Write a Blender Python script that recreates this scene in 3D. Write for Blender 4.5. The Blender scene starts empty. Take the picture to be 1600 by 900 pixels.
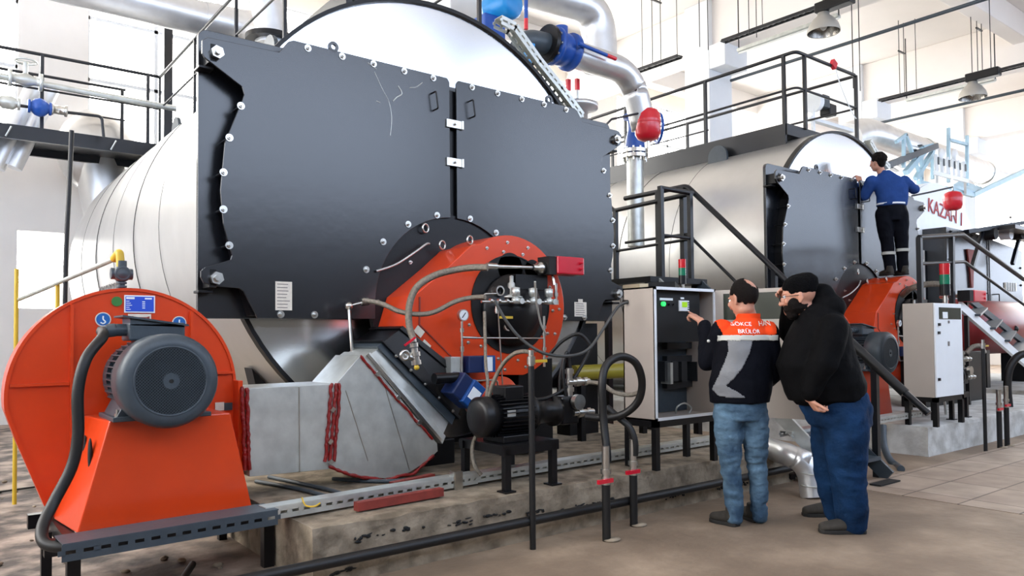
import bpy, bmesh, math, random
from mathutils import Vector, Matrix, noise
random.seed(7)
sc = bpy.context.scene
PI = math.pi
# ---------------------------------------------------------------- camera
FPX, YAW, PIT, ROL, PPY, EYE = 1181.0, math.radians(51.93), math.radians(1.61), math.radians(-.51), 491.2, 1.34
O = Vector((0, 0, EYE))
FW = Vector((math.cos(YAW)*math.cos(PIT), math.sin(YAW)*math.cos(PIT), math.sin(PIT)))
_r = Vector((math.sin(YAW), -math.cos(YAW), 0)); _u = _r.cross(FW)
RT = _r*math.cos(ROL) + _u*math.sin(ROL); UP = -_r*math.sin(ROL) + _u*math.cos(ROL)
cd = bpy.data.cameras.new('camera'); cam = bpy.data.objects.new('camera', cd); sc.collection.objects.link(cam)
cd.sensor_width = 36; cd.lens = FPX*36/1600; cd.shift_y = (PPY-450)/1600; cd.clip_start = .05; cd.clip_end = 200
M = Matrix((RT, UP, -FW)).transposed().to_4x4(); M.translation = O
cam.matrix_world = M; sc.camera = cam
def ray(u, v): return FW + RT*((u-800)/FPX) - UP*((v-PPY)/FPX)
def at(u, v, X=None, Y=None, Z=None, D=None):
    d = ray(u, v)
    if D is not None: return O + d*D
    if X is not None: return O + d*(X/d.x)
    if Y is not None: return O + d*(Y/d.y)
    return O + d*((Z-EYE)/d.z)
# ---------------------------------------------------------------- world, exposure
w = bpy.data.worlds.new('sky'); sc.world = w; w.use_nodes = True
bg = w.node_tree.nodes['Background']; bg.inputs[1].default_value = 1
# bluish shaded sky behind the viewer, hazy sunlit sky beyond the rear windows
_nt = w.node_tree; _tc = _nt.nodes.new('ShaderNodeTexCoord'); _sp = _nt.nodes.new('ShaderNodeSeparateXYZ'); _mr = _nt.nodes.new('ShaderNodeMapRange'); _cr = _nt.nodes.new('ShaderNodeMix'); _cr.data_type = 'RGBA'
_mr.inputs['From Min'].default_value = -.35; _mr.inputs['From Max'].default_value = .35
_nt.links.new(_tc.outputs['Generated'], _sp.inputs[0]); _nt.links.new(_sp.outputs['Y'], _mr.inputs['Value']); _nt.links.new(_mr.outputs[0], _cr.inputs['Factor'])
_cr.inputs['A'].default_value = (13.2, 15.6, 20, 1); _cr.inputs['B'].default_value = (46, 45, 43, 1); _nt.links.new(_cr.outputs['Result'], bg.inputs[0])
vs = sc.view_settings; vs.view_transform = 'Standard'; vs.look = 'None'; vs.gamma = 1; vs.use_curve_mapping = False
vs.exposure = -1.9
def daylight(name, loc, rot, sx, sy): # portal: guides the sky's light through a window opening
    l = bpy.data.lights.new(name, 'AREA'); l.shape = 'RECTANGLE'; l.size = sx; l.size_y = sy; l.cycles.is_portal = True
    o = bpy.data.objects.new(name, l); sc.collection.objects.link(o); o.location = loc; o.rotation_euler = rot
    return o
H = 8.4                               # ceiling height
YF, YB, XL, XR = -3.7, 14.6, -5.0, 34.0
for i in range(5): daylight('daylight_front', ((-1.6 if i == 0 else -1.6+7.6*i), YF-.02, 5.9), (PI/2, 0, 0), 6.6, 4.2)
for i in range(6): daylight('daylight_back', (-1.5+6.4*i, YB+.02, 6.3), (-PI/2, 0, 0), 5.4, 3.2)
daylight('daylight_left', (XL-.02, 7, 4.6), (0, -PI/2, 0), 4.6, 9)
daylight('daylight_right', (XR+.02, 6, 5), (0, PI/2, 0), 5, 14)
# ---------------------------------------------------------------- materials
def lin(c): return tuple(((x/255)/12.92 if x/255 <= .04045 else ((x/255+.055)/1.055)**2.4) for x in c)
def mat(name, col, rough=.5, metal=0, var=.0, vscale=6, bump=0, bscale=30, col2=None, emit=None, stretch=None, coat=0, spec=.5):
    m = bpy.data.materials.new(name); m.use_nodes = True; nt = m.node_tree; b = nt.nodes['Principled BSDF']
    c = lin(col); b.inputs['Roughness'].default_value = rough; b.inputs['Metallic'].default_value = metal
    b.inputs['Specular IOR Level'].default_value = spec; b.inputs['Coat Weight'].default_value = coat
    b.inputs['Coat Roughness'].default_value = .12
    tc = nt.nodes.new('ShaderNodeTexCoord'); mp = nt.nodes.new('ShaderNodeMapping'); nt.links.new(tc.outputs['Object'], mp.inputs[0])
    if stretch: mp.inputs['Scale'].default_value = stretch
    n = nt.nodes.new('ShaderNodeTexNoise'); n.inputs['Scale'].default_value = vscale; n.inputs['Detail'].default_value = 6
    nt.links.new(mp.outputs[0], n.inputs[0])
    r = nt.nodes.new('ShaderNodeValToRGB'); nt.links.new(n.outputs[0], r.inputs[0])
    c2 = lin(col2) if col2 else tuple(x*(1-var) for x in c)
    r.color_ramp.elements[0].position = .35; r.color_ramp.elements[1].position = .65
    r.color_ramp.elements[0].color = (*c2, 1); r.color_ramp.elements[1].color = (*c, 1)
    nt.links.new(r.outputs[0], b.inputs['Base Color'])
    if bump:
        n2 = nt.nodes.new('ShaderNodeTexNoise'); n2.inputs['Scale'].default_value = bscale; n2.inputs['Detail'].default_value = 5
        nt.links.new(mp.outputs[0], n2.inputs[0])
        bp = nt.nodes.new('ShaderNodeBump'); bp.inputs['Strength'].default_value = bump; bp.inputs['Distance'].default_value = .02
        nt.links.new(n2.outputs[0], bp.inputs['Height']); nt.links.new(bp.outputs[0], b.inputs['Normal'])
    if emit:
        b.inputs['Emission Color'].default_value = (*lin(emit[0]), 1); b.inputs['Emission Strength'].default_value = emit[1]
    return m
K = {}
K['wall'] = mat('wall_plaster', (246, 241, 234), .85, var=.06, vscale=1.2, bump=.15, bscale=8)
K['fillcut'] = mat('fill_cutting_wall_tone', (84, 84, 82), .8, var=.06, vscale=1.2)  # dark tone made up to cut front fill and grey reflections in the doors
K['ceil'] = mat('ceiling_plaster', (246, 239, 232), .9, var=.05, vscale=.8, bump=.1, bscale=5)
K['column'] = mat('column_paint', (236, 238, 240), .8, var=.05, vscale=2, bump=.2, bscale=9)
K['frame'] = mat('window_frame', (225, 228, 230), .5)
K['black'] = mat('black_paint', (13, 13, 16), .36, spec=.35, var=.25, vscale=3, bump=.04, bscale=60)
K['door'] = mat('boiler_door_paint', (17, 19, 25), .25, spec=.85, var=.12, vscale=1.6, bump=.03, bscale=12, col2=(13, 15, 19))
K['rail'] = mat('rail_paint', (15, 18, 25), .35, var=.2)
K['silver'] = mat('aluminium_cladding', (222, 221, 218), .34, .82, var=.08, vscale=2.5, bump=.05, bscale=3)
K['head'] = mat('bright_aluminium_sheet', (236, 236, 236), .2, 1, var=.03, vscale=1.5, bump=.015, bscale=4)
K['pipe'] = mat('pipe_jacket', (232, 233, 234), .36, .8, var=.1, vscale=5, bump=.05, bscale=10)
K['galv'] = mat('galvanised_steel', (212, 215, 210), .4, .7, var=.18, vscale=9, bump=.03, bscale=40)
K['zinc'] = mat('zinc_plated', (210, 208, 202), .28, 1, var=.15, vscale=20)
K['orange'] = mat('orange_paint', (218, 66, 20), .3, var=.08, vscale=4, bump=.02, bscale=50, coat=.3)
K['motor'] = mat('grey_motor_paint', (62, 72, 80), .42, var=.15, vscale=14, bump=.05, bscale=80)
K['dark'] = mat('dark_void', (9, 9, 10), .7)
K['rubber'] = mat('black_rubber', (10, 10, 11), .5, var=.2, vscale=20, bump=.05, bscale=90)
K['hose'] = mat('braided_hose', (150, 142, 130), .4, .8, var=.35, vscale=60, bump=.5, bscale=260)
K['red'] = mat('red_plastic', (205, 18, 45), .3, coat=.3, var=.08)
K['tank'] = mat('red_vessel', (214, 28, 46), .28, coat=.4, var=.06)
K['oldred'] = mat('dark_red_tank', (132, 22, 26), .4, var=.2, vscale=3)
K['blue'] = mat('blue_housing', (16, 72, 140), .4, var=.12)
K['navy'] = mat('dark_blue_cast', (18, 38, 84), .42, var=.2, vscale=12)
K['valve'] = mat('blue_valve', (22, 78, 165), .35, var=.15, vscale=12)
K['sky'] = mat('light_blue_paint', (24, 140, 210), .4, var=.1)
K['paleblue'] = mat('pale_blue_steel', (176, 208, 224), .5, var=.1)
K['yellow'] = mat('yellow_paint', (214, 178, 50), .4, var=.15)
K['white'] = mat('white_paint', (244, 248, 250), .35, var=.03)
K['label'] = mat('paper_label', (228, 220, 205), .6, var=.1, vscale=40)
K['ink'] = mat('grey_ink', (120, 112, 108), .6)
K['redink'] = mat('red_lettering', (190, 50, 55), .6)
K['cab'] = mat('cabinet_enamel', (176, 166, 156), .42, var=.03)
K['cabdark'] = mat('cabinet_inside', (38, 40, 42), .5, var=.1)
K['sealant'] = mat('red_sealant', (140, 18, 14), .35, var=.3, vscale=18, bump=.6, bscale=40)
K['primer'] = mat('red_oxide_primer', (138, 52, 42), .6, var=.25, vscale=16)
K['ochre'] = mat('ochre_pipe_paint', (150, 138, 40), .35)
K['greenplug'] = mat('green_label', (50, 120, 50), .5)
K['greenlamp'] = mat('green_lamp', (60, 255, 120), .3, emit=((60, 255, 120), 3))
K['lcd'] = mat('lcd_screen', (170, 220, 40), .3, emit=((170, 230, 40), .8))
K['lamp'] = mat('lamp_shade', (176, 172, 164), .4, .3)
K['lampin'] = mat('lamp_reflector', (150, 146, 140), .25, .9)
K['tube'] = mat('fluorescent_tube', (240, 240, 235), .4)
K['glass'] = mat('smoked_window', (58, 62, 54), .08)
K['redlamp'] = mat('red_beacon', (190, 20, 30), .25); K['grnlamp'] = mat('green_beacon', (20, 110, 80), .25)
K['skin'] = mat('skin', (198, 142, 118), .5, var=.08, vscale=30)
K['hair'] = mat('dark_hair', (24, 19, 17), .8, spec=.15, var=.3, vscale=60, bump=.6, bscale=160)
K['jeans1'] = mat('light_denim', (96, 124, 146), .8, spec=.12, var=.3, vscale=6, bump=.6, bscale=24, col2=(54, 76, 98))
K['jeans2'] = mat('dark_denim', (22, 52, 88), .8, spec=.12, var=.55, vscale=6, bump=.6, bscale=22)
K['navycloth'] = mat('navy_cloth', (9, 11, 20), .8, spec=.12, var=.2, bump=.3, bscale=20)
K['bluecloth'] = mat('blue_work_cloth', (40, 70, 130), .8, spec=.12, var=.15, vscale=9, bump=.4, bscale=14)
K['blackcloth'] = mat('black_cloth', (7, 7, 9), .85, spec=.12, var=.2, bump=.35, bscale=16)
K['knit'] = mat('black_knit', (6, 6, 8), .95, spec=.12, bump=.8, bscale=120)
K['greycloth'] = mat('grey_reflective_cloth', (120, 122, 126), .6, var=.15, bump=.3, bscale=20)
K['silvertape'] = mat('reflective_tape', (190, 190, 182), .5)
K['orangecloth'] = mat('orange_cloth', (240, 74, 30), .75, spec=.12, var=.08, bump=.3, bscale=20)
K['shoe'] = mat('shoe_suede', (58, 54, 48), .85, var=.2, vscale=30); K['sole'] = mat('shoe_sole', (34, 32, 30), .8)
K['beige'] = mat('beige_trim', (178, 166, 140), .6)
# concrete floor, with a pale paving field whose joints are part of the surface
def floor_mat():
    m = bpy.data.materials.new('concrete_floor'); m.use_nodes = True; nt = m.node_tree; b = nt.nodes['Principled BSDF']
    N = nt.nodes.new; L = nt.links.new
    tc = N('ShaderNodeNewGeometry')
    n1 = N('ShaderNodeTexNoise'); n1.inputs['Scale'].default_value = 1.1; n1.inputs['Detail'].default_value = 9; n1.inputs['Roughness'].default_value = .62
    L(tc.outputs['Position'], n1.inputs[0])
    r1 = N('ShaderNodeValToRGB'); L(n1.outputs[0], r1.inputs[0])
    e = r1.color_ramp.elements; e[0].position = .3; e[0].color = (*lin((110, 94, 78)), 1); e[1].position = .72; e[1].color = (*lin((170, 150, 128)), 1)
    e2 = r1.color_ramp.elements.new(.5); e2.color = (*lin((132, 114, 96)), 1)
    # darker, wetter dirt at the far left, beyond the blower
    sep = N('ShaderNodeSeparateXYZ'); L(tc.outputs['Position'], sep.inputs[0])
    n3 = N('ShaderNodeTexNoise'); n3.inputs['Scale'].default_value = 3.2; n3.inputs['Detail'].default_value = 10; L(tc.outputs['Position'], n3.inputs[0])
    r3 = N('ShaderNodeValToRGB'); L(n3.outputs[0], r3.inputs[0])
    r3.color_ramp.elements[0].position = .42; r3.color_ramp.elements[0].color = (*lin((58, 46, 40)), 1)
    r3.color_ramp.elements[1].position = .62; r3.color_ramp.elements[1].color = (*lin((164, 146, 132)), 1)
    mr = N('ShaderNodeMapRange'); mr.inputs['From Min'].default_value = 1.9; mr.inputs['From Max'].default_value = 1.3
    L(sep.outputs['X'], mr.inputs['Value'])
    mx = N('ShaderNodeMix'); mx.data_type = 'RGBA'; L(mr.outputs[0], mx.inputs['Factor']); L(r1.outputs[0], mx.inputs['A']); L(r3.outputs[0], mx.inputs['B'])
    L(mx.outputs['Result'], b.inputs['Base Color']); b.inputs['Roughness'].default_value = .62
    n2 = N('ShaderNodeTexNoise'); n2.inputs['Scale'].default_value = 14; n2.inputs['Detail'].default_value = 8; L(tc.outputs['Position'], n2.inputs[0])
    bp = N('ShaderNodeBump'); bp.inputs['Strength'].default_value = .35; bp.inputs['Distance'].default_value = .02; L(n2.outputs[0], bp.inputs['Height']); L(bp.outputs[0], b.inputs['Normal'])
    return m
K['greycable'] = mat('grey_cable', (62, 62, 60), .5)
K['seam'] = mat('cladding_joint', (70, 70, 70), .5, .5)
K['floor'] = floor_mat()
def brick_mat():
    m = bpy.data.materials.new('paving_slabs'); m.use_nodes = True; nt = m.node_tree; b = nt.nodes['Principled BSDF']; N = nt.nodes.new; L = nt.links.new
    tc = N('ShaderNodeNewGeometry'); br = N('ShaderNodeTexBrick'); L(tc.outputs['Position'], br.inputs[0]); br.offset = 0
    br.inputs['Color1'].default_value = (*lin((186, 168, 150)), 1); br.inputs['Color2'].default_value = (*lin((168, 148, 130)), 1); br.inputs['Mortar'].default_value = (*lin((112, 98, 86)), 1)
    br.inputs['Scale'].default_value = 1; br.inputs['Mortar Size'].default_value = .008; br.inputs['Brick Width'].default_value = .66; br.inputs['Row Height'].default_value = .42
    n = N('ShaderNodeTexNoise'); n.inputs['Scale'].default_value = 3; n.inputs['Detail'].default_value = 8; L(tc.outputs['Position'], n.inputs[0])
    r = N('ShaderNodeValToRGB'); L(n.outputs[0], r.inputs[0]); r.color_ramp.elements[0].position = .3; r.color_ramp.elements[0].color = (.66, .64, .62, 1); r.color_ramp.elements[1].position = .65; r.color_ramp.elements[1].color = (1, 1, 1, 1)
    mx = N('ShaderNodeMix'); mx.data_type = 'RGBA'; mx.blend_type = 'MULTIPLY'; mx.inputs['Factor'].default_value = 1; L(br.outputs[0], mx.inputs['A']); L(r.outputs[0], mx.inputs['B'])
    L(mx.outputs['Result'], b.inputs['Base Color']); b.inputs['Roughness'].default_value = .6
    return m
K['slabs'] = brick_mat()
K['plinth'] = mat('rough_concrete', (158, 144, 124), .85, vscale=7, bump=.9, bscale=16, col2=(104, 92, 76))
K['plinthw'] = mat('whitewashed_concrete', (214, 214, 210), .85, vscale=5, bump=.6, bscale=12, col2=(178, 176, 170))
# ---------------------------------------------------------------- mesh building
class B:
    """collects shapes, then links them as ONE mesh object"""
    def __init__(s): s.v = []; s.f = []; s.s = []
    def add(s, vs, fs, smooth=False):
        k = len(s.v); s.v += [Vector(v) for v in vs]; s.f += [[i+k for i in f] for f in fs]; s.s += [smooth]*len(fs); return s
    def box(s, c, d, rot=None):
        c = Vector(c); h = [x/2 for x in d]
        vs = [Vector((x*h[0], y*h[1], z*h[2])) for x in (-1, 1) for y in (-1, 1) for z in (-1, 1)]
        if rot is not None: vs = [rot @ v for v in vs]
        return s.hexa([c+v for v in vs])
    def hexa(s, p): # order: x-,y-,z-; x-,y-,z+; x-,y+,z- ...
        return s.add(p, [(0, 1, 3, 2), (4, 6, 7, 5), (0, 4, 5, 1), (2, 3, 7, 6), (0, 2, 6, 4), (1, 5, 7, 3)])
    def span(s, a, b, c2=None):
        a = Vector(a); b = Vector(b); return s.box((a+b)/2, [abs(x) for x in (b-a)])
    def bar(s, a, b, w, h=None, up=(0, 0, 1)):
        a = Vector(a); b = Vector(b); h = h or w; d = (b-a).normalized(); u = Vector(up)
        if abs(d.dot(u)) > .98: u = Vector((0, 1, 0))
        x = d.cross(u).normalized(); z = x.cross(d)
        p = []
        for q in (a, b):
            for i in (-1, 1):
                for j in (-1, 1): p.append(q+x*(i*w/2)+z*(j*h/2))
        return s.add(p, [(0, 1, 3, 2), (4, 6, 7, 5), (0, 4, 5, 1), (2, 3, 7, 6), (0, 2, 6, 4), (1, 5, 7, 3)])
    def cyl(s, a, b, r, r2=None, n=20, cap=True):
        a = Vector(a); b = Vector(b); r2 = r if r2 is None else r2; d = (b-a).normalized()
        x = d.orthogonal().normalized(); y = d.cross(x); vs = []
        for q, rr in ((a, r), (b, r2)):
            for i in range(n):
                t = 2*PI*i/n; vs.append(q+(x*math.cos(t)+y*math.sin(t))*rr)
        s.add(vs, [(i, (i+1) % n, n+(i+1) % n, n+i) for i in range(n)], True)
        if cap: s.add(vs, [tuple(range(n))[::-1], tuple(range(n, 2*n))])
        return s
    def ringcyl(s, a, b, ro, ri, n=32): # a tube with wall
        a = Vector(a); b = Vector(b); d = (b-a).normalized(); x = d.orthogonal().normalized(); y = d.cross(x); vs = []
        for q, rr in ((a, ro), (b, ro), (b, ri), (a, ri)):
            for i in range(n):
                t = 2*PI*i/n; vs.append(q+(x*math.cos(t)+y*math.sin(t))*rr)
        for k in range(4):
            k2 = (k+1) % 4
            s.add(vs, [(k*n+i, k*n+(i+1) % n, k2*n+(i+1) % n, k2*n+i) for i in range(n)], k in (0, 2))
        return s
    def tube(s, pts, r, n=12, smooth=6, cap=True):
        P = [Vector(p) for p in pts]
        if smooth and len(P) > 2:
            Q = []
            for i in range(len(P)-1):
                p0 = P[max(i-1, 0)]; p1 = P[i]; p2 = P[i+1]; p3 = P[min(i+2, len(P)-1)]
                for k in range(smooth):
                    t = k/smooth; Q.append(.5*((2*p1)+(p2-p0)*t+(2*p0-5*p1+4*p2-p3)*t*t+(3*p1-p0-3*p2+p3)*t**3))
            Q.append(P[-1]); P = Q
        T = [(P[min(i+1, len(P)-1)]-P[max(i-1, 0)]).normalized() for i in range(len(P))]
        x = T[0].orthogonal().normalized(); vs = []
        rr = r if callable(r) else (lambda t: r)
        for i, p in enumerate(P):
            x = (x-T[i]*x.dot(T[i])).normalized(); y = T[i].cross(x)
            for k in range(n):
                a = 2*PI*k/n; vs.append(p+(x*math.cos(a)+y*math.sin(a))*rr(i/(len(P)-1)))
        fs = [(i*n+k, i*n+(k+1) % n, (i+1)*n+(k+1) % n, (i+1)*n+k) for i in range(len(P)-1) for k in range(n)]
        s.add(vs, fs, True)
        if cap: s.add(vs, [tuple(range(n))[::-1], tuple(range(len(vs)-n, len(vs)))])
        return s
    def elbow(s, pts, r, br, n=24): # straight runs joined by round bends of radius br
        P = [Vector(p) for p in pts]; Q = [P[0]]
        for i in range(1, len(P)-1):
            a = (P[i-1]-P[i]).normalized(); b = (P[i+1]-P[i]).normalized()
            for k in range(9):
                t = k/8; Q.append((P[i]+a*br)*(1-t)**2+P[i]*2*t*(1-t)+(P[i]+b*br)*t*t)
        Q.append(P[-1]); return s.tube(Q, r, n, 0)
    def sphere(s, c, r, n=16, m=10, sc=(1, 1, 1), rot=None):
        vs = []; c = Vector(c)
        for j in range(m+1):
            th = PI*j/m
            for i in range(n):
                ph = 2*PI*i/n; v = Vector((math.sin(th)*math.cos(ph)*sc[0], math.sin(th)*math.sin(ph)*sc[1], math.cos(th)*sc[2]))*r
                if rot is not None: v = rot @ v
                vs.append(c+v)
        return s.add(vs, [(j*n+i, (j+1)*n+i, (j+1)*n+(i+1) % n, j*n+(i+1) % n) for j in range(m) for i in range(n)], True)
    def torus(s, c, axis, R, r, n=32, m=8):
        axis = Vector(axis).normalized(); x = axis.orthogonal().normalized(); y = axis.cross(x); c = Vector(c); vs = []
        for i in range(n):
            a = 2*PI*i/n; d = x*math.cos(a)+y*math.sin(a)
            for k in range(m):
                b = 2*PI*k/m; vs.append(c+d*(R+r*math.cos(b))+axis*(r*math.sin(b)))
        return s.add(vs, [(i*m+k, ((i+1) % n)*m+k, ((i+1) % n)*m+(k+1) % m, i*m+(k+1) % m) for i in range(n) for k in range(m)], True)
    def prism(s, pts, y0, y1): # outline (x,z) extruded along Y
        n = len(pts); vs = [Vector((p[0], y0, p[1])) for p in pts]+[Vector((p[0], y1, p[1])) for p in pts]
        return s.add(vs, [tuple(range(n)), tuple(range(n, 2*n))[::-1]]+[(i, n+i, n+(i+1) % n, (i+1) % n) for i in range(n)])
    def lathe(s, c, axis, prof, n=28): # prof: (along, radius)
        axis = Vector(axis).normalized(); x = axis.orthogonal().normalized(); y = axis.cross(x); c = Vector(c); vs = []
        for a, r in prof:
            for i in range(n):
                t = 2*PI*i/n; vs.append(c+axis*a+(x*math.cos(t)+y*math.sin(t))*max(r, .0005))
        m = len(prof)
        return s.add(vs, [(j*n+i, j*n+(i+1) % n, (j+1)*n+(i+1) % n, (j+1)*n+i) for j in range(m-1) for i in range(n)], True)
    def out(s, name, m, parent=None, bev=0, org=None, kind=None):
        me = bpy.data.meshes.new(name)
        o = bpy.data.objects.new(name, me); sc.collection.objects.link(o)
        pl = Vector(parent.matrix_world.translation) if parent else Vector((0, 0, 0))
        if parent is not None:
            pw = parent['_w'] if '_w' in parent else (0, 0, 0); pl = Vector(pw)
        base = Vector(org) if org is not None else (pl if parent is not None else None)
        if base is None:
            xs = [v.x for v in s.v]; ys = [v.y for v in s.v]; zs = [v.z for v in s.v]
            base = Vector(((min(xs)+max(xs))/2, (min(ys)+max(ys))/2, min(zs)))
        me.from_pydata([tuple(v-base) for v in s.v], [], s.f)
        me.polygons.foreach_set('use_smooth', s.s)
        me.materials.append(K[m] if isinstance(m, str) else m)
        bm = bmesh.new(); bm.from_mesh(me); bmesh.ops.recalc_face_normals(bm, faces=bm.faces); bm.to_mesh(me); bm.free()
        if parent is not None:
            o.parent = parent; o.location = base-pl; o['_w'] = tuple(base)
        else: o.location = base; o['_w'] = tuple(base)
        if bev:
            md = o.modifiers.new('bevel', 'BEVEL'); md.width = bev; md.segments = 2; md.limit_method = 'ANGLE'; md.angle_limit = math.radians(50); md.use_clamp_overlap = True
        if kind: o['kind'] = kind
        return o
def tag(o, label, cat, group=None):
    o['label'] = label; o['category'] = cat
    if group: o['group'] = group
    return o
def thing(name, loc, label, cat, group=None):
    o = bpy.data.objects.new(name, None); sc.collection.objects.link(o); o.location = loc; o['_w'] = tuple(loc); o.empty_display_size = .1
    return tag(o, label, cat, group)
def structure(b, name, m, bev=0):
    o = b.out(name, m, bev=bev); o['kind'] = 'structure'; return o
def copy_tree(o, parent=None):
    c = o.copy(); sc.collection.objects.link(c)
    if parent: c.parent = parent
    for ch in list(o.children): copy_tree(ch, c)
    return c
def dup(o, dx, label, group=None):
    c = copy_tree(o); c.location = o.location+Vector(dx); c['label'] = label
    if group: c['group'] = group
    elif 'group' in c: del c['group']
    return c
def nut(b, c, r=.028, t=.02, d=(0, -1, 0)): # round washer, hexagonal nut and stud end
    d = Vector(d); c = Vector(c)
    b.ringcyl(c, c+d*.006, r, r*.4, 20); b.cyl(c, c+d*(t), r*.62, n=6); b.cyl(c+d*t, c+d*(t+.012), r*.32, n=10)
    return b
def bolts(parent, pts, r=.03, name='bolt', m='zinc', d=(0, -1, 0), t=.02):
    for p in pts: nut(B(), p, r, t, d).out(name, m, parent)
def words(txt, size, loc, xdir, ydir, m, parent=None, name='lettering', depth=.004, align='LEFT'):
    cu = bpy.data.curves.new(name, 'FONT'); cu.body = txt; cu.size = size; cu.extrude = depth; cu.align_x = align; cu.resolution_u = 3
    t = bpy.data.objects.new(name, cu); sc.collection.objects.link(t)
    dg = bpy.context.evaluated_depsgraph_get(); me = bpy.data.meshes.new_from_object(t.evaluated_get(dg)); bpy.data.objects.remove(t)
    o = bpy.data.objects.new(name, me); sc.collection.objects.link(o); me.materials.clear(); me.materials.append(K[m])
    x = Vector(xdir).normalized(); y = Vector(ydir).normalized(); z = x.cross(y)
    R = Matrix((x, y, z)).transposed().to_4x4(); me.transform(R)
    if parent is not None: o.parent = parent; o.location = Vector(loc)-Vector(parent['_w'])
    else: o.location = loc
    o['_w'] = tuple(loc); return o
# ================================================================ the hall
b = B(); b.span((XL, YF, -.2), (XR, YB, 0)); structure(b, 'floor', 'floor')
b = B(); b.span((6.35, -3.6, -.01), (14.5, 3.42, .004)); structure(b, 'floor_paving', 'slabs')
b = B(); b.span((XL, YF, H), (XR, YB, H+.2)); structure(b, 'ceiling', 'ceil')
def wall_with_holes(name, along, fixed, thick, lo, hi, holes, z1=H, m='wall'):
    b = B(); cur = lo
    def add(a0, a1, z0, z1_):
        if a1-a0 < 1e-4 or z1_-z0 < 1e-4: return
        if along == 'X': b.span((a0, fixed, z0), (a1, fixed+thick, z1_))
        else: b.span((fixed, a0, z0), (fixed+thick, a1, z1_))
    for a0, a1, z0, zz in sorted(holes):
        add(cur, a0, 0, z1); add(a0, a1, 0, z0); add(a0, a1, zz, z1); cur = a1
    add(cur, hi, 0, z1); return structure(b, name, m)
fh = [(-1.6+7.6*i-3.3, -1.6+7.6*i+3.3, 3.8, 8.0) for i in range(5)]; fh[0] = (-4.9, 1.7, 3.8, 8.0)
bh = [(-1.5+6.4*i-2.7, -1.5+6.4*i+2.7, 4.7, 7.9) for i in range(6)]
def window(n, along, fixed, a0, a1, z0, z1, nx, nz):
    b = B(); t = .06
    def add(p0, p1, q0, q1):
        if along == 'X': b.span((p0, fixed-.04, q0), (p1, fixed+.04, q1))
        else: b.span((fixed-.04, p0, q0), (fixed+.04, p1, q1))
    for i in range(nx+1):
        x = a0+(a1-a0)*i/nx; add(max(x-t/2, a0), min(x+t/2, a1), z0, z1)
    for i in range(nz+1):
        z = z0+(z1-z0)*i/nz; add(a0, a1, max(z-t/2, z0), min(z+t/2, z1))
    structure(b, 'window_%d' % n, 'frame')
wall_with_holes('wall_front', 'X', YF-.0, .2, XL, XR, fh, m='fillcut')  # unseen wall behind the viewer, darkened for deeper door reflections and more contrast
wall_with_holes('wall_back', 'X', YB-.2, .2, XL, XR, bh+[(1.21, 1.9, 1.85, 3.1)])
wall_with_holes('wall_left', 'Y', XL, .2, YF, YB, [(2.5, 11.5, 2.3, 6.9)])
wall_with_holes('wall_right', 'Y', XR-.2, .2, YF, YB, [(-1, 13, 2.5, 7.5)])
for i, h in enumerate(bh): window(i+1, 'X', YB-.1, *h, 5, 3)
for i, h in enumerate(fh): window(i+11, 'X', YF+.1, *h, 6, 3)
window(21, 'Y', XL+.1, 2.5, 11.5, 2.3, 6.9, 7, 3); window(22, 'Y', XR-.1, -1, 13, 2.5, 7.5, 8, 3)
for i, x in enumerate((.5, 6.5, 13.0, 19.4, 25.8)):
    b = B(); b.span((x, 9.8, 0), (x+.78, 10.45, H))
    b.prism([(x-.0, 6.9), (x+.78, 6.9), (x+.78, 7.4), (x, 7.4)], 9.4, 9.8)
    if i: structure(b, 'trim_column_%d' % i, 'column', .02)
    b = B(); b.span((x+.12, YF+.2, 7.35), (x+.66, YB-.2, H)); structure(b, 'trim_beam_%d' % i, 'ceil', .02)
for i, y in enumerate((-1.5, 2.2, 6, 13)):
    b = B(); b.span((XL+.2, y, 7.85), (XR-.2, y+.35, H)); structure(b, 'trim_crossbeam_%d' % i, 'ceil', .02)
# plinths
b = B(); b.span((1.66, 3.86, 0), (6.25, 13.2, .32)); pl = structure(b, 'floor_plinth', 'plinth')
b = B(); b.span((8.52, 3.66, 0), (13.9, 13.2, .32)); pl2 = structure(b, 'floor_plinth_white', 'plinthw')
for o_ in (pl, pl2): # broken, hand-trowelled concrete edges
    bm = bmesh.new(); bm.from_mesh(o_.data)
    for ax, st in ((0, .045), (2, .045)):
        lo, hi = (min(v.co[ax] for v in bm.verts), max(v.co[ax] for v in bm.verts)); n_ = int((hi-lo)/st)
        for k in range(1, n_):
            co = [0, 0, 0]; co[ax] = lo+(hi-lo)*k/n_; no = [0, 0, 0]; no[ax] = 1
            bmesh.ops.bisect_plane(bm, geom=bm.verts[:]+bm.edges[:]+bm.faces[:], plane_co=co, plane_no=no)
    ymin = min(v.co.y for v in bm.verts)
    bmesh.ops.bisect_plane(bm, geom=bm.verts[:]+bm.edges[:]+bm.faces[:], plane_co=(0, ymin+.05, 0), plane_no=(0, 1, 0))
    zt_ = max(v.co.z for v in bm.verts)
    for v in bm.verts:
        if v.co.y < ymin+.001:
            k = noise.noise(v.co*3)*.012+noise.noise(v.co*11)*.006; v.co.y += k
            if v.co.z > zt_-.001: v.co.z -= .004+abs(noise.noise(v.co*5))*.022; v.co.y += .006
    for f_ in bm.faces: f_.smooth = False
    bm.to_mesh(o_.data); bm.free()
b = B(); b.span((15.2, 4.6, 0), (21, 13.2, .3)); structure(b, 'floor_plinth_far', 'plinthw', .012)
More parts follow.
